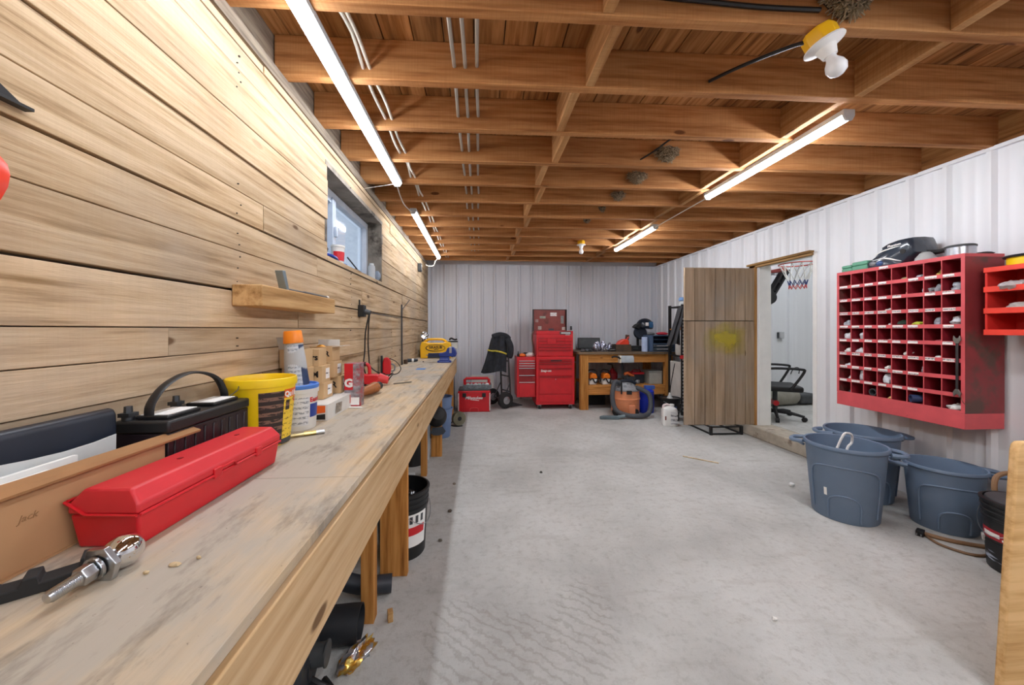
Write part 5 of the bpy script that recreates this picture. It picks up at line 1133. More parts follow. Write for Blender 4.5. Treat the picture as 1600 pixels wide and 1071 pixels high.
# shelving rack by the door
rk = thing('shelving_rack', 'black slotted steel shelving rack against right wall behind open door', 'shelving', (3.09, 5.4, 0))
for x in (2.985, 3.24):
    for y in (5.2, 5.56):
        m = MB(); m.box(x, x+.035, y, y+.004, 0, 1.64); m.box(x, x+.004, y+.0045, y+.035, 0, 1.64)
        m.obj('upright', M_blackm, rk, w=True)
for z in (.14, .86, 1.26, 1.6):
    m = MB(); m.rnd = z; m.box(2.991, 3.27, 5.206, 5.59, z, z+.02); m.obj('shelf', M_legx if z in (1.26,) else M_blackm, rk, w=True)
m = MB()
for k in range(28): m.box(2.993, 3.008, 5.198, 5.2, .06+.05*k, .085+.05*k)
m.obj('slots', M_lgrey, rk, w=True)
jc = thing('jacket', 'dark grey jacket hanging on front of the black shelving rack', 'jacket', (2.925, 5.13, 1.05), 0)
m = MB(); drape(m, .025, .09, .0, .56, .0, .0, .04, 5, n=12, x0=.03, xs=-.12); m.obj('cloth', P('#3f3f42', .9, var=.2), jc, ang=60)
t = thing('jar', 'orange tinted jar with white label on upper rack shelf', 'jar', (3.06, 5.27, 1.2806)); m = MB(); m.lathe([(0, 0), (.055, 0), (.06, .01), (.06, .12), (.04, .14), (.035, .17), (0, .17)], 24); m.obj('body', P('#d9803c', .3), t); m = MB(); m.arc(lambda z: .06, -170, -90, .02, .11, t=.001); m.obj('label', M_paper, t); m = MB(); m.lathe([(0, .171), (.042, .171), (.045, .19), (.02, .2), (0, .2)], 18); m.obj('lid', P('#6b4c34', .5), t)
t = thing('spray_bottle', 'blue capped bottle on the top shelf of rack', 'bottle', (3.02, 5.27, 1.6206)); m = MB(); m.lathe([(0, 0), (.045, 0), (.045, .05), (.02, .075), (0, .075)], 18); m.obj('body', M_milky, t); m = MB(); m.lathe([(0, .076), (.04, .076), (.045, .1), (.03, .125), (0, .13)], 14); m.obj('cap', P('#7fa6d8', .4), t)
t = thing('tank', 'white tank on the middle shelf of black shelving rack', 'tank', (3.13, 5.36, .8806)); m = MB(); m.lathe([(0, 0), (.13, 0), (.14, .02), (.14, .2), (.1, .27), (.03, .3), (0, .3)], 30); m.obj('body', M_offw, t); m = MB(); m.cyl((0, 0, .3), (0, 0, .34), .025, n=12); m.obj('valve', M_dgrey, t)
t = thing('generator', 'white and black machine on the bottom shelf of rack', 'machine', (3.135, 5.4, .1606)); m = MB(); m.box(-.14, .13, -.16, .16, 0, .62); m.obj('cabinet', M_offw, t, bev=.012); m = MB(); m.box(-.11, .11, -.168, -.1605, .1, .42); m.obj('door_ring', M_blackm, t, bev=.02); m = MB(); m.box(-.085, .085, -.174, -.168, .13, .39); m.obj('window', P('#c9b4a8', .2), t)
t = thing('clamp', 'red and black clamp hung on the edge of a rack shelf', 'clamp', (3.0, 5.17, .84)); m = MB(); m.box(-.06, .0, -.03, .01, 0, .05); m.obj('jaw', M_red, t, bev=.004); m = MB(); m.tube([(0, -.01, .03), (.1, -.01, .02), (.2, -.01, .015)], .012, 8); m.obj('handle', M_blackm, t)
df = thing('dolly_frame', 'low black steel frame on floor under the open plank door', 'frame', (2.975, 4.46, 0), 0)
m = MB()
for z in (.012, .095):
    for a, b in (((-.19, -.23), (.19, -.23)), ((.19, -.23), (.19, .22)), ((.19, .22), (-.19, .22)), ((-.19, .22), (-.19, -.23))): m.tube([(a[0], a[1], z), (b[0], b[1], z)], .0115, 4, smooth=False)
for x in (-.19, .19):
    for y in (-.23, .22): m.box(x-.014, x+.014, y-.014, y+.014, 0.0, .107)
m.tube([(-.19, 0, .095), (.19, 0, .095)], .0115, 4, smooth=False); m.obj('frame', M_blackm, df)

# ------------------------------------------------------------------ room beyond the door
fr = .13
hp = thing('basketball_hoop', 'basketball hoop with red rim on black stand beyond the doorway', 'basketball hoop', (4.48, 5.5, fr))
C_ = (.2, -.4, 2.10)
m = MB(); m.tube([(C_[0]+.225*math.cos(2*PI*k/28), C_[1]+.225*math.sin(2*PI*k/28), C_[2]) for k in range(28)], .009, 6, closed=True, smooth=False); m.obj('rim', P('#c24a38', .4), hp)
m = MB(); m.box(.14, .22, -.19, .02, 2.03, 2.08); m.obj('rim_bracket', P('#a83c30', .4), hp, bev=.004)
net = []
K = 12; lv = [(.222, 0), (.16, -.13), (.12, -.24), (.1, -.31), (.105, -.36)]
for part_, (i0, i1), cc in (('net_upper', (0, 2), '#e4e2dc'), ('net_middle', (2, 3), '#39487e'), ('net_tip', (3, 4), '#d35a58')):
    m = MB()
    for j in range(i0, i1):
        for k in range(K):
            for s in (-.5, .5):
                a = 2*PI*(k+.5*(j % 2))/K; b = 2*PI*(k+.5*(j % 2)+s)/K; r0, z0 = lv[j]; r1, z1 = lv[j+1]
                m.tube([(C_[0]+r0*math.cos(a), C_[1]+r0*math.sin(a), C_[2]+z0), (C_[0]+r1*math.cos(b), C_[1]+r1*math.sin(b), C_[2]+z1)], .005, 4, smooth=False)
    m.obj(part_, P(cc, .7), hp)
m = MB(); m.tube([(-.05, .05, 0.03), (-.05, .05, 1.75)], .04, 10, smooth=False); m.obj('pole', M_blackm, hp)
m = MB()
for dx in (-.035, .035): m.box(dx-.015, dx+.015, -.04, .04, 0, .62)
for k in range(4): m.box(-.04, .04, -.03, .03, .08+.14*k, .1+.14*k)
m.xf(Matrix.Translation((0.0, -.05, 1.56)) @ Matrix.Rotation(math.radians(32), 4, 'Y')); m.obj('arm', M_blackm, hp)
m = MB(); m.lathe([(0, -.05), (.11, -.05), (.12, 0), (.11, .05), (0, .05)], 26); m.xf(Matrix.Translation((.02, -.06, 1.64)) @ Matrix.Rotation(math.radians(80), 4, 'X')); m.obj('pivot_disc', M_blackm, hp)
m = MB(); m.box(.18, .5, .03, .055, 2.0, 2.75); m.box(-.2, .18, .03, .055, 2.0, 2.75); m.obj('backboard', P('#d9dde2', .2), hp)
m = MB(); m.box(-.35, .3, -.03, .38, 0, .1); m.obj('base', M_blackm, hp, bev=.03)
oc = thing('office_chair', 'black office chair with red accent beyond the doorway', 'chair', (3.82, 4.5, fr), 62)
for k in range(5):
    q = 2*PI*k/5+.5; m = MB(); m.tube([(0, 0, .09), (.17*math.cos(q), .17*math.sin(q), .085), (.3*math.cos(q), .3*math.sin(q), .06)], lambda t: .024-.008*t, 8, smooth=False); l_ = m.obj('base_leg', M_blackm, oc)
    m = MB(); m.cyl((.3*math.cos(q)-.02*math.sin(q), .3*math.sin(q)+.02*math.cos(q), .028), (.3*math.cos(q)+.02*math.sin(q), .3*math.sin(q)-.02*math.cos(q), .028), .028, n=16); m.obj('caster', M_blackm, l_)
m = MB(); m.cyl((0, 0, .08), (0, 0, .36), .028, n=14); m.obj('gas_lift', M_dgrey, oc)
m = MB(); m.prism([(-.24, -.24), (.24, -.24), (.26, .2), (.2, .26), (-.2, .26), (-.26, .2)], 'z', .37, .44); m.obj('seat', M_blackm, oc, bev=.025, seg=3)
m = MB(); m.tube([(-.07, 0, .20), (.07, .02, .2)], .034, 10, smooth=False); m.obj('red_cover', M_red, oc)
m = MB(); m.tube([(-.2, .22, .42), (-.22, .28, .6), (-.2, .3, .95), (0, .32, 1.0), (.2, .3, .95), (.22, .28, .6), (.2, .22, .42)], .016, 8); m.obj('back_frame', M_blackm, oc)
m = MB(); m.box(-.19, .19, .285, .3, .5, .95); m.obj('back_mesh', P('#202124', .9), oc)
for s in (-1, 1): m = MB(); m.tube([(s*.26, .15, .4), (s*.3, .15, .62), (s*.3, .1, .66), (s*.3, -.18, .66), (s*.29, -.22, .62), (s*.26, -.1, .4)], .015, 8); m.obj('armrest', M_blackm, oc)
cp_ = thing('rolled_mat', 'grey rolled mat with dark end on floor beyond doorway', 'mat', (4.42, 5.22, fr), 10)
m = MB(); m.lathe([(0, -.5), (.12, -.5), (.13, -.45), (.13, .32), (.11, .36), (0, .36)], 26); m.xf(Matrix.Translation((0, 0, .1305)) @ Matrix.Rotation(PI/2, 4, 'Y')); m.obj('roll', P('#8f8b80', .8, var=.15), cp_)
m = MB(); m.box(.37, .72, -.12, .12, .02, .16); m.obj('dark_end', M_dgrey, cp_, bev=.03)
t = thing('outlet_box', 'small grey outlet box on the far wall beyond doorway', 'outlet', (5.16, 5.974, 1.17)); m = MB(); m.box(-.04, .04, -.05, 0, -.055, .055); m.obj('box', M_lgrey, t, bev=.004); m = MB(); m.box(-.05, -.035, -.03, 0, -.05, .05); m.obj('side_flap', M_dgrey, t)
t = thing('wire_hook', 'bent dark wire hook on far wall beyond the doorway', 'hook', (5.42, 5.958, .56)); m = MB(); m.tube([(-.08, 0, -.06), (-.06, -.02, .02), (0, -.03, .06), (.06, -.02, .03), (.05, -.02, -.05)], .008, 6); m.obj('hook', M_dgrey, t)

# ------------------------------------------------------------------ red bolt bin on the right wall
BX, BY, BZ = 3.02, 2.504, .645
bb = thing('bolt_bin', 'large red steel bolt bin with many labelled pigeonholes on right wall', 'bolt bin', (BX, BY, BZ), -90)
Wb, Db, Hb = .406, .268, 1.10
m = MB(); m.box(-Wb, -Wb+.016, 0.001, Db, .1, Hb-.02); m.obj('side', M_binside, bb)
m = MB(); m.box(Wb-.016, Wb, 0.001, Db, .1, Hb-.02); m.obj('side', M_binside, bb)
m = MB(); m.box(-Wb, Wb, -.002, Db, 0, .0985); m.obj('plinth', M_binred, bb, bev=.002)
m = MB(); m.box(-Wb, Wb, 0, Db, Hb-.0195, Hb); m.obj('top', M_binred, bb)
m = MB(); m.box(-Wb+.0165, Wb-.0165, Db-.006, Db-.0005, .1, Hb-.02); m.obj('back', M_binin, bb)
m = MB(); m.box(-Wb, -Wb+.0185, -.002, 0.0005, .1, Hb); m.box(Wb-.0185, Wb, -.002, .0005, .1, Hb); m.box(-Wb+.019, Wb-.019, -.002, .0, Hb-.026, Hb); m.obj('front_frame', M_binred, bb)
z_ = [.1+i*(Hb-.12)/9 for i in range(10)]; xw = (Wb-.0185)*2/8; x_ = [-Wb+.0185+xw*j for j in range(9)]
for i in range(9):
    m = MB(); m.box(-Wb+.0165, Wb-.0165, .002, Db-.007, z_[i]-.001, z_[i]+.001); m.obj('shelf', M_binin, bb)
    m = MB(); m.box(-Wb+.019, Wb-.019, -.0018, .001, z_[i]-.012, z_[i]+.014); m.obj('shelf_lip', M_binred, bb)
for j in range(1, 8):
    m = MB()
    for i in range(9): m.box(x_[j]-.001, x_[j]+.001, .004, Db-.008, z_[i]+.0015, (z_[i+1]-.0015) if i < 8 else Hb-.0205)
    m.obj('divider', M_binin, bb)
    m = MB()
    for i in range(9): m.box(x_[j]-.0022, x_[j]+.0022, -.0005, .0035, z_[i]+.0145, (z_[i+1]-.0125) if i < 8 else Hb-.0265)
    m.obj('divider_edge', M_binred, bb)
M_lab = print_mat('label_print', '#efe9e6', '#6d6668', 170, 260, .45)
miss = {(8, 4), (7, 5), (5, 6), (4, 6), (2, 6), (2, 7), (1, 6), (1, 7), (6, 7) if False else (0, 9)}
R = random.Random(9)
for i in range(1, 9):
    for j in range(8):
        if (i, j) in miss: continue
        x0 = x_[j]+.006+R.uniform(0, .006); m = MB(); m.box(x0, x0+R.uniform(.052, .066), -.0032, -.0022, z_[i]-.0085, z_[i]+.0105); m.obj('label_strip', M_lab, bb)
m = MB(); m.box(-.08, -.02, -.0032, -.0022, Hb-.022, Hb-.003); m.obj('label_strip', M_lab, bb)
def cell(i, j, dx=.5, dy=.1):
    # world point on the shelf of row i from the bottom, column j from the far side
    lx = x_[j]+xw*dx; return (BX+dy, BY-lx, BZ+z_[i]+.0014)
ROW = ('bottom', 'second', 'third', 'fourth', 'fifth', 'sixth', 'seventh', 'eighth', 'top'); COL = ('first', 'second', 'third', 'fourth', 'fifth', 'sixth', 'seventh', 'eighth')
def put(kind, i, j, what, mat, rx, ry, rz, dx=.5, dy=.06, seed=0, amp=.4):
    p = cell(i, j, dx, dy); s = MB(); s.crumple((p[0], p[1], p[2]+rz*.82), rx, ry*1.08, rz*1.12, 12, 8, amp, seed+i*10+j)
    return tag(s.obj(kind, mat), '%s in bolt bin, %s row up, %s hole from door' % (what, ROW[i], COL[j]), kind.split('_')[-1], 'small contents of the red bolt bin')
M_bag = P('#d3d6da', .25, var=.35, scale=50); M_bagd = P('#9a9ea5', .3, var=.4, scale=50); M_bagw = P('#e8e8e4', .35, var=.2, scale=60)
for kind, i, j, what, mat, rx, ry, rz, dx, dy in (
    ('plastic_bag', 5, 0, 'dark clear bag', M_bagd, .05, .038, .03, .5, .06), ('plastic_bag', 4, 0, 'clear bag', M_bag, .05, .036, .032, .5, .055), ('plastic_bag', 4, 1, 'small clear bag', M_bag, .04, .02, .035, .65, .05),
    ('plastic_bag', 3, 0, 'white bag', M_bagw, .05, .036, .024, .55, .055), ('plastic_bag', 3, 1, 'grey bag of parts', M_bag, .05, .036, .026, .5, .055), ('plastic_bag', 2, 0, 'flat clear bag', M_bag, .05, .026, .016, .6, .05),
    ('paper_scrap', 1, 0, 'white scrap', M_bagw, .04, .018, .022, .8, .045), ('plastic_bag', 1, 1, 'upright clear bag', M_bag, .03, .03, .05, .65, .05), ('plastic_bag', 1, 3, 'stuffed white and blue bag', P('#c9cdd2', .4, var=.3, scale=30), .05, .038, .048, .55, .055),
    ('paper_scrap', 2, 3, 'torn white scrap', M_bagw, .03, .018, .018, .5, .045), ('paper_scrap', 4, 3, 'small white scrap', M_bagw, .03, .018, .008, .6, .045), ('paper_scrap', 6, 3, 'white paper scrap', M_bagw, .04, .024, .015, .6, .05),
    ('steel_fitting', 5, 3, 'pale metal fitting', M_steel, .03, .022, .018, .7, .05), ('electric_connector', 5, 4, 'dark green connector', P('#2c3b2f', .4, var=.5, scale=60), .05, .036, .024, .5, .055), ('electric_connector', 5, 5, 'lime green connector', P('#c6d64a', .4, var=.15), .04, .036, .018, .45, .05),
    ('plastic_disc', 8, 4, 'olive disc', P('#a3a06a', .5), .04, .03, .014, .7, .045), ('plastic_lump', 7, 4, 'pink knob', P('#d9a898', .5), .025, .015, .018, .85, .04), ('plastic_bag', 8, 0, 'yellowish packet', P('#b8ab5a', .5), .03, .024, .012, .7, .05),
    ('plastic_bag', 8, 5, 'folded dark bag', M_bagd, .07, .036, .018, .55, .07), ('copper_fitting', 8, 6, 'brassy ring fitting', P('#a08a4c', .35, .8), .04, .028, .024, .75, .05), ('plastic_bag', 7, 5, 'clear bag at right side', M_bag, .05, .014, .03, .9, .06),
    ('plastic_bag', 7, 6, 'leaning clear packet', M_bagd, .07, .03, .034, .6, .075), ('plastic_bag', 7, 7, 'shiny clear packet', M_bagd, .07, .036, .036, .6, .075), ('plastic_bag', 5, 6, 'clear packet', M_bagd, .07, .03, .034, .6, .075), ('plastic_bag', 5, 7, 'big clear packet', M_bag, .07, .038, .034, .55, .075),
    ('steel_elbow', 3, 4, 'grey hose elbow', P('#c4c2bb', .4), .04, .02, .026, .8, .05), ('paper_scrap', 3, 6, 'white crumb of paper', M_bagw, .03, .024, .012, .6, .045), ('plastic_disc', 4, 6, 'round red disc', P('#b5545a', .4), .03, .018, .01, .6, .045),
    ('plastic_bag', 2, 5, 'grey pouch', M_bagd, .03, .016, .034, .8, .05), ('steel_fitting', 0, 0, 'grey round fitting', M_dsteel, .02, .015, .014, .6, .045), ('plastic_plug', 0, 3, 'yellow plug', P('#dcb878', .5), .03, .022, .013, .7, .045), ('paper_scrap', 0, 7, 'torn white wrapper', M_bagw, .06, .042, .024, .45, .06)):
    put(kind, i, j, what, mat, rx, ry, rz, dx, dy, 200)
def ring_pipe(i, j, r, ln, mat, label, dx=.5):
    p = cell(i, j, dx, .0); t = thing('pipe_offcut', label, 'pipe', (p[0], p[1], p[2]), -90)
    m = MB(); m.lathe([(r*.78, -.004), (r, -.004), (r, ln), (r*.78, ln), (r*.78, -.004)], 26); m.xf(Matrix.Translation((0, .01, r+.0135)) @ Matrix.Rotation(-PI/2, 4, 'X')); m.obj('pipe', mat, t)
t = ring_pipe(0, 2, .027, .15, M_dgrey, 'short grey pipe end sticking out of bottom row, third hole', .62)
t = thing('hose_offcut', 'blue rubber hose offcut lying in bottom row, sixth hole', 'hose', cell(0, 5, .5, -.006), -90)
m = MB(); m.lathe([(.021, -.045), (.027, -.045), (.027, .045), (.021, .045), (.021, -.045)], 24); m.xf(Matrix.Translation((0, .04, .0415)) @ Matrix.Rotation(math.radians(58), 4, 'Z') @ Matrix.Rotation(PI/2, 4, 'Y')); m.obj('hose', P('#2d3a5e', .5), t)
wr_ = thing('spanner', 'long grey spanner hanging on front of the bolt bin', 'spanner', (BX-.009, BY-.375, BZ+.19), -90)
m = MB(); m.box(-.006, .006, -.004, .003, .05, .36); m.obj('shaft', M_dsteel, wr_, bev=.001)
for z, s in ((.03, 1), (.375, -1)):
    m = MB(); m.prism([(-.016, z-.02*s), (-.019, z+.006*s), (-.008, z+.028*s), (.008, z+.028*s), (.019, z+.006*s), (.014, z-.022*s), (.006, z-.004*s), (-.006, z-.004*s)], 'y', -.005, .004); m.obj('jaw', P('#8a8d88', .35, .8), wr_, bev=.001)
wire('tie_wire', 'thin rusty wire loop at bottom right of bolt bin', 'wire', [(BX-.004, BY-.39, BZ+.2), (BX-.014, BY-.402, BZ+.18), (BX-.004, BY-.409, BZ+.16), (BX+.03, BY-.4115, BZ+.17)], .0018, P('#6a4a3a', .6))
# on top of the bolt bin
zt = BZ+Hb+.0006
for i, (y, w_, h, lb) in enumerate(((2.862, .04, .055, 'flat green plastic case at door end on bolt bin'), (2.758, .06, .07, 'taller green plastic case beside helmet on bolt bin'))):
    t = thing('plastic_case', lb, 'case', (BX+.11, y, zt), -90); m = MB(); m.box(-w_, w_, -.08, .08, 0, h*.55); m.obj('base', M_green, t, bev=.008); m = MB(); m.box(-w_, w_, -.08, .08, h*.55+.0006, h); m.obj('lid', M_green, t, bev=.008)
hm = thing('welding_helmet', 'dark blue welding helmet with white swooshes on top of bolt bin', 'helmet', (BX+.13, 2.525, zt), -90)
# side profile in (x along bin, z), swept with depth shells
prof = [(-.17, .0), (-.175, .03), (-.15, .055), (-.115, .075), (-.055, .135), (-.06, .145), (-.02, .165), (.05, .178), (.118, .178), (.135, .12), (.14, .07), (.115, .045), (.10, .02), (.08, .0)]
m = MB(); n = len(prof); vs = []; secs = [(-.118, .86), (-.108, .95), (-.07, 1.0), (0, 1.03), (.07, 1.0), (.1, .9)]
cx_, cz_ = .0, .07
for y, k in secs: vs += [(cx_+(p[0]-cx_)*k, y, max(0, cz_+(p[1]-cz_)*k) if p[1] > .001 else 0) for p in prof]
fs = [tuple(range(n)), tuple((len(secs)-1)*n+i for i in range(n))[::-1]]
for s in range(len(secs)-1):
    for i in range(n): a, b = s*n+i, s*n+(i+1) % n; fs.append((a, b, b+n, a+n))
m.add(vs, fs); m.obj('shell', P('#2a3440', .22, var=.15, coat=.4), hm, ang=50)
m = MB(); m.tube([(-.1, -.1185, .085), (-.06, -.119, .108), (0, -.119, .12), (.07, -.119, .127)], lambda t: .004*math.sin(PI*min(1, max(.06, t)))+.0012, 6); m.tube([(-.115, -.1185, .052), (-.05, -.119, .058), (-.01, -.119, .05), (.04, -.119, .03), (.075, -.118, .018)], lambda t: .0045*math.sin(PI*min(1, max(.08, t)))+.001, 6); m.obj('swoosh', M_white, hm)
text('Phantom', .024, M_white, hm, (.03, -.1195, .14), (90, -4, 0), 'lettering', .0008, .0006)
m = MB(); m.lathe([(0, -.006), (.012, -.006), (.018, 0), (.018, .004), (0, .004)], 18); m.xf(Matrix.Translation((.085, -.118, .085)) @ Matrix.Rotation(PI/2, 4, 'X')); m.obj('pivot_knob', M_blackm, hm)
m = MB(); m.ball((-.12, -.105, .03), .03, .022, .022); m.obj('side_vent', M_grey, hm); m = MB(); m.ball((-.07, -.108, .025), .03, .02, .022); m.obj('blue_lens', P('#3b5585', .2), hm)
m = MB(); m.tube([(.135, .0, .07), (.2, -.02, .055), (.25, -.01, .06), (.26, .03, .06)], .016, 8); m.obj('headgear', M_blackm, hm)
t = thing('lamp_shade', 'grey plastic cone lying on bolt bin right of helmet', 'cone', (BX+.05, 2.335, zt), 0); m = MB(); m.lathe([(0, 0), (.055, 0), (.05, .02), (.028, .05), (.02, .055), (0, .055)], 22); m.obj('cone', P('#a2a4a3', .45), t); m = MB(); m.lathe([(.0, .0555), (.021, .0555), (.02, .063), (0, .063)], 18); m.obj('cap', M_dgrey, t)
t = thing('tin', 'round silver tin with dark lid on right end of bolt bin', 'tin', (BX+.085, 2.18, zt)); m = MB(); m.lathe([(0, 0), (.066, 0), (.066, .052), (0, .052)], 32); m.obj('body', P('#b4b8bf', .25, .8), t); m = MB(); m.lathe([(0, .0525), (.069, .0525), (.069, .062), (.06, .068), (0, .068)], 32); m.obj('lid', M_dgrey, t)
m = MB(); m.crumple((BX+.2, 2.155, zt+.008), .055, .05, .012, 16, 6, .15, 4); tag(m.obj('rag', M_blackm), 'flat black rag at rear right corner on bolt bin', 'rag')

# small red bin rack beside it
SX, SY, SZ = 3.09, 1.70, 1.235
s2 = thing('parts_rack', 'small bright red pigeonhole rack at right edge beside bolt bin', 'parts rack', (SX, SY, SZ), -90)
Ws, Ds, Hs = .355, .2, .41
m = MB(); m.box(-Ws, -Ws+.01, 0, Ds, 0, Hs); m.box(Ws-.01, Ws, 0, Ds, 0, Hs); m.box(-Ws+.01, Ws-.01, 0, Ds, Hs-.01, Hs); m.box(-Ws+.01, Ws-.01, 0, Ds, 0, .01); m.box(-Ws+.01, Ws-.01, Ds-.006, Ds, .01, Hs-.01); m.obj('case', P('#d6322c', .4), s2)
for i in range(4):
    z = min(.13*i+.0, Hs-.03); m = MB(); m.box(-Ws, Ws, -.012, -.0005, z, z+(.034 if i < 3 else .03)); m.obj('shelf_lip', P('#e8402f', .4), s2, bev=.002)
    if 0 < i < 3: m = MB(); m.box(-Ws+.011, Ws-.011, .0, Ds-.007, z, z+.004); m.obj('shelf', P('#a8211f', .5), s2)
for x in (-.18, .0, .18): m = MB(); m.box(x-.002, x+.002, .002, Ds-.007, .0105, Hs-.011); m.obj('divider', P('#c22c28', .5), s2)
def scell(r, dx, dy=.06): return (SX+dy, SY-dx, SZ+.13*r+(.0045 if r else .0105))
for r, dx, c, rx, ry, rz, lb in ((2, -.25, '#c2bcbb', .09, .06, .035, 'pale plastic wedge in top row of small red rack'), (1, -.24, '#b9b6b0', .06, .06, .035, 'heap of white cable clips in middle row of small rack'), (0, -.1, '#9aa7b5', .06, .05, .05, 'blue grey bag in bottom row of small red rack'), (1, -.1, '#7c5348', .05, .03, .03, 'brown fitting in middle row second hole of small rack')):
    p = scell(r, dx); m = MB(); m.crumple((p[0], p[1], p[2]+rz*.72), rx, ry, rz, 14, 8, .4, 300+r); tag(m.obj('small_parts', P(c, .45, var=.3, scale=40)), lb, 'parts')
t = thing('wire_spool', 'yellow spool with black rim on top of small red rack', 'spool', (SX+.105, 1.915, SZ+Hs+.0006)); m = MB(); m.lathe([(0, 0), (.1, 0), (.1, .045), (0, .045)], 40); m.obj('body', M_yellow, t); m = MB(); m.lathe([(.02, .0455), (.112, .0455), (.115, .052), (.11, .058), (.02, .058)], 40); m.obj('rim', M_navy, t)

# ------------------------------------------------------------------ rubbish bins
def bin_(label, loc, R_, h, rz):
    t = thing('garbage_bin', label, 'bin', loc, rz, 'slate blue plastic bins by the right wall')
    rb, k = R_*.80, 4
    q = lambda z: rb+(R_*.975-rb)*z/h
    m = MB(); m.lathe([(0, 0), (rb*.97, 0), (rb, .008), (q(h*.5), h*.5), (q(h*.93), h*.93), (R_*.985, h*.94), (R_*1.02, h*.955), (R_*1.02, h*.985), (R_*1.0, h), (R_*.955, h*.995), (R_*.94, h*.93), (rb*.95, .012), (0, .012)], 56); m.obj('body', M_bin, t)
    for s in (0, 180):       # a lug handle on each side
        m = MB(); rr_ = R_*1.0; a = math.radians(s); u = Vector((math.cos(a), math.sin(a), 0)); v = Vector((-math.sin(a), math.cos(a), 0))
        m.tube([u*rr_*1.0+v*.075+Vector((0, 0, h*.95)), u*(rr_+.055)+v*.055+Vector((0, 0, h*.945)), u*(rr_+.07)+Vector((0, 0, h*.94)), u*(rr_+.055)-v*.055+Vector((0, 0, h*.945)), u*rr_*1.0-v*.075+Vector((0, 0, h*.95))], .014, 8)
        m.tube([u*(rr_*.985)+v*.05+Vector((0, 0, h*.9)), u*(rr_+.035)+Vector((0, 0, h*.915)), u*(rr_*.985)-v*.05+Vector((0, 0, h*.9))], .01, 6); m.obj('handle', M_bin, t)
    for c in (-90,):    # embossed arches on the front
        m = MB()
        def P_(a, z): return Vector(((q(z)+.002)*math.cos(math.radians(a)), (q(z)+.002)*math.sin(math.radians(a)), z))
        m.tube([P_(c-58, h*.1), P_(c-57, h*.5), P_(c-52, h*.66), P_(c-35, h*.72), P_(c, h*.74), P_(c+35, h*.72), P_(c+52, h*.66), P_(c+57, h*.5), P_(c+58, h*.1)], .006, 6); m.obj('embossed_arch', M_bin, t)
        m = MB(); m.tube([P_(c-26, .02), P_(c-25, h*.26), P_(c-15, h*.34), P_(c, h*.36), P_(c+15, h*.34), P_(c+25, h*.26), P_(c+26, .02)], .006, 6); m.obj('embossed_arch', M_bin, t)
    return t, q
b_, q = bin_('slate blue garbage bin in front, white wire handle sticking out', (2.51, 2.366, 0), .217, .497, -47)
m = MB(); m.arc(q, -122, -117, .16, .21, t=.002); m.obj('white_mark', M_paper, b_)
bin_('slate blue garbage bin at the rear, against right wall under bolt bin', (2.93, 2.635, 0), .217, .50, -20)
bin_('shorter slate blue bin nearest the camera beside brown cord', (3.0, 2.19, 0), .182, .40, -35)
t = thing('bent_wire', 'white bent wire loop leaning in the front slate blue bin', 'wire', (2.52, 2.42, .0125)); m = MB(); m.tube([(-.02, 0, .0), (-.01, 0, .38), (.0, 0, .44), (.03, -.01, .52), (.06, -.01, .53), (.09, -.01, .515), (.1, 0, .46), (.06, 0, .38), (.06, 0, 0)], .0075, 8); m.obj('rod', M_white, t)
bq, q = bucket('black bucket with red and white label at right behind wooden sheet', (2.835, 1.725, 0), M_black, .13, .15, .37, rz=-105)
m = MB(); m.arc(q, -120, -55, .165, .215, t=.002); m.obj('red_label', P('#a01c28', .45, var=.2), bq); m = MB(); m.arc(q, -112, -80, .18, .2, t=.0032); m.arc(q, -76, -60, .172, .182, t=.0032); m.obj('white_print', M_paper, bq)
m = MB(); m.arc(q, -115, -60, .05, .15, t=.002); m.obj('print_panel', print_mat('pail_print', '#17181b', '#aab3c4', 30, 8, .52), bq); m = MB(); m.arc(q, -128, -116, .13, .16, t=.008); m.obj('torn_tag', M_offw, bq)
m = MB(); m.lathe([(0, .372), (.135, .372), (.14, .362), (0, .362)], 30); m.obj('lid_panel', P('#3a3b3e', .4, var=.3), bq)
wire('extension_cord', 'brown extension cord looping on floor between bin and black bucket', 'cord', [(2.74, 2.09, .012), (2.8, 2.02, .01), (2.92, 1.95, .01), (2.99, 1.925, .02), (3.015, 1.915, .14), (2.97, 1.93, .3), (2.985, 1.94, .41), (3.06, 1.93, .44), (3.12, 1.88, .42)], .0125, P('#8a6a4c', .6, var=.15), n=9)
wire('extension_cord', 'thinner brown cord trailing on floor from black plug', 'cord', [(2.735, 2.08, .008), (2.70, 1.99, .008), (2.74, 1.90, .008), (2.80, 1.875, .008), (2.86, 1.885, .008)], .0075, P('#7d5f44', .6, var=.15))
wire('extension_cord', 'brown cable arching up against wall behind black bucket', 'cord', [(3.13, 1.90, .30), (3.13, 1.89, .48), (3.18, 1.87, .53), (3.24, 1.845, .54), (3.27, 1.84, .5), (3.275, 1.84, .02)], .011, P('#6b5140', .6, var=.2))
t = thing('cord_plug', 'black plug at the end of brown cords on floor', 'plug', (2.725, 2.1, 0), 30); m = MB(); m.box(-.035, .02, -.017, .017, 0, .034); m.obj('body', M_blackm, t, bev=.004); m = MB()
for s in (-1, 1): m.box(-.055, -.036, s*.009-.002, s*.009+.002, .012, .022)
m.obj('prongs', M_steel, t)
t = thing('crate', 'blue and red crate against right wall behind the black bucket', 'crate', (3.17, 1.60, 0), 0); m = MB(); m.box(-.1, .12, -.22, .2, 0, .34); m.obj('body', P('#6c7168', .6, var=.2), t, bev=.006); m = MB(); m.box(-.106, .126, -.226, .206, .3405, .37); m.obj('blue_rim', P('#2c4fa8', .4), t, bev=.004); m = MB(); m.box(-.112, -.1005, -.1, .19, .27, .33); m.obj('red_panel', M_red, t)
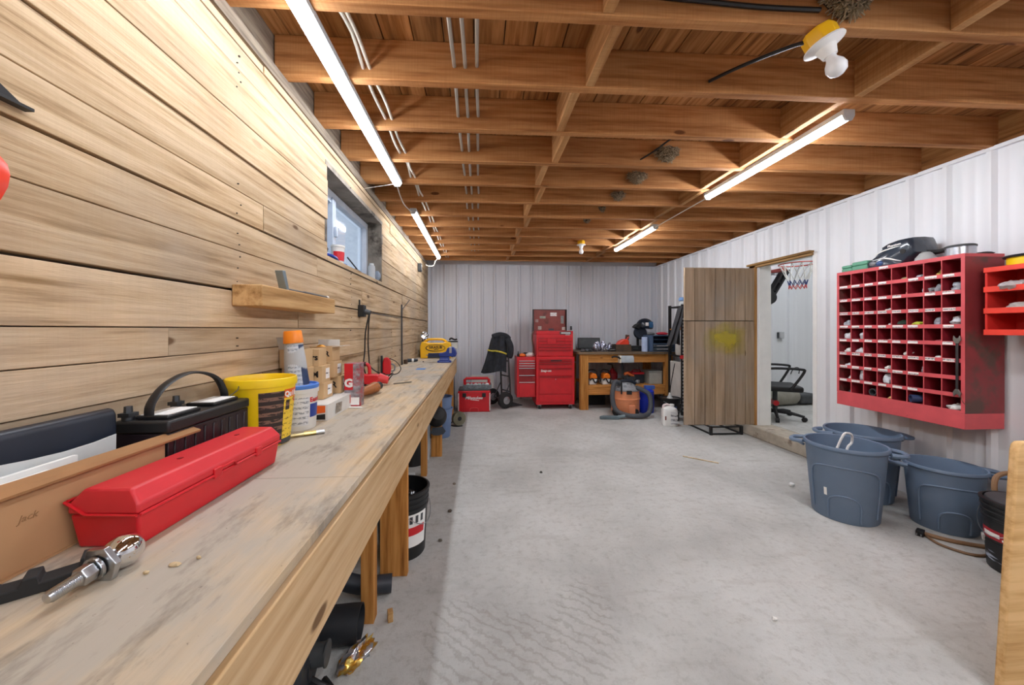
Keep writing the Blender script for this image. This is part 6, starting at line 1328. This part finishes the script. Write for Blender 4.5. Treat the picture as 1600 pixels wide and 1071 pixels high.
t = thing('orange_handle', 'orange tool handle lying across the blue and red crate', 'handle', (3.13, 1.62, .3866)); m = MB(); m.tube([(0, .28, .016), (.02, -.15, .016)], .0155, 10, smooth=False); m.obj('shaft', P('#e59a2e', .4), t); m = MB(); m.tube([(.02, -.15, .016), (.024, -.22, .016)], .012, 10, smooth=False); m.obj('ferrule', M_steel, t)

# wooden sheet standing at the right edge of the view
t = thing('wooden_sheet', 'pale wooden sheet standing on edge at right, near camera', 'sheet', (2.3, 1.16, 0), 0, rot=(math.radians(-3), 0, 0))
m = MB(); m.rnd = 1.1
H1 = .868
m.prism([(-.51, 0), (.95, 0), (.95, H1), (-.36, H1), (-.373, H1-.01), (-.381, H1-.03)], 'y', -.012, .012); m.obj('panel', M_sheet, t, bev=.006)

# floor bits
m = MB(); m.tube([(2.032, 3.526, .006), (2.264, 3.322, .006)], .006, 6, smooth=False); tag(m.obj('wood_stick', M_stick), 'thin pale stick lying alone on the concrete floor', 'stick')
m = MB(); m.crumple((2.531, 2.813, .012), .022, .02, .016, 10, 6, .35, 2); tag(m.obj('paper_ball', M_white), 'little white crumpled paper on floor left of bins', 'paper')
R = random.Random(11)
for i, (x, y, c, lb) in enumerate(((.55, 3.2, '#3a3632', 'dark pebble alone on the open floor near centre'), (-.23, 2.2, '#6d655a', 'pebble on floor right of labelled black bucket'), (-.2, 2.55, '#5b5046', 'pebble on floor beyond labelled black bucket'), (-.2, 3.0, '#857a6c', 'pale pebble on shaded floor by second thin leg'), (1.29, 1.52, '#e4e2dc', 'white chip on floor at bottom centre'), (-.3, 1.3, '#4a443c', 'dark pebble in the bench shadow near wrapper'))):
    m = MB(); s = .007+.005*R.random(); m.crumple((x, y, s*.7), s*1.4, s, s, 8, 5, .4, 400+i); tag(m.obj('pebble', P(c, .8)), lb, 'pebble')

# ------------------------------------------------------------------ daylight and view
wd = bpy.data.worlds.new('sky'); sc.world = wd; wd.use_nodes = True
bg = wd.node_tree.nodes['Background']; bg.inputs['Color'].default_value = (.72, .84, 1, 1); bg.inputs['Strength'].default_value = .3
vs_ = sc.view_settings
vs_.view_transform = 'Standard'; vs_.look = 'None'; vs_.gamma = 1; vs_.use_curve_mapping = False
vs_.exposure = 1.65
sc.cycles.max_bounces = 10; sc.cycles.diffuse_bounces = 6
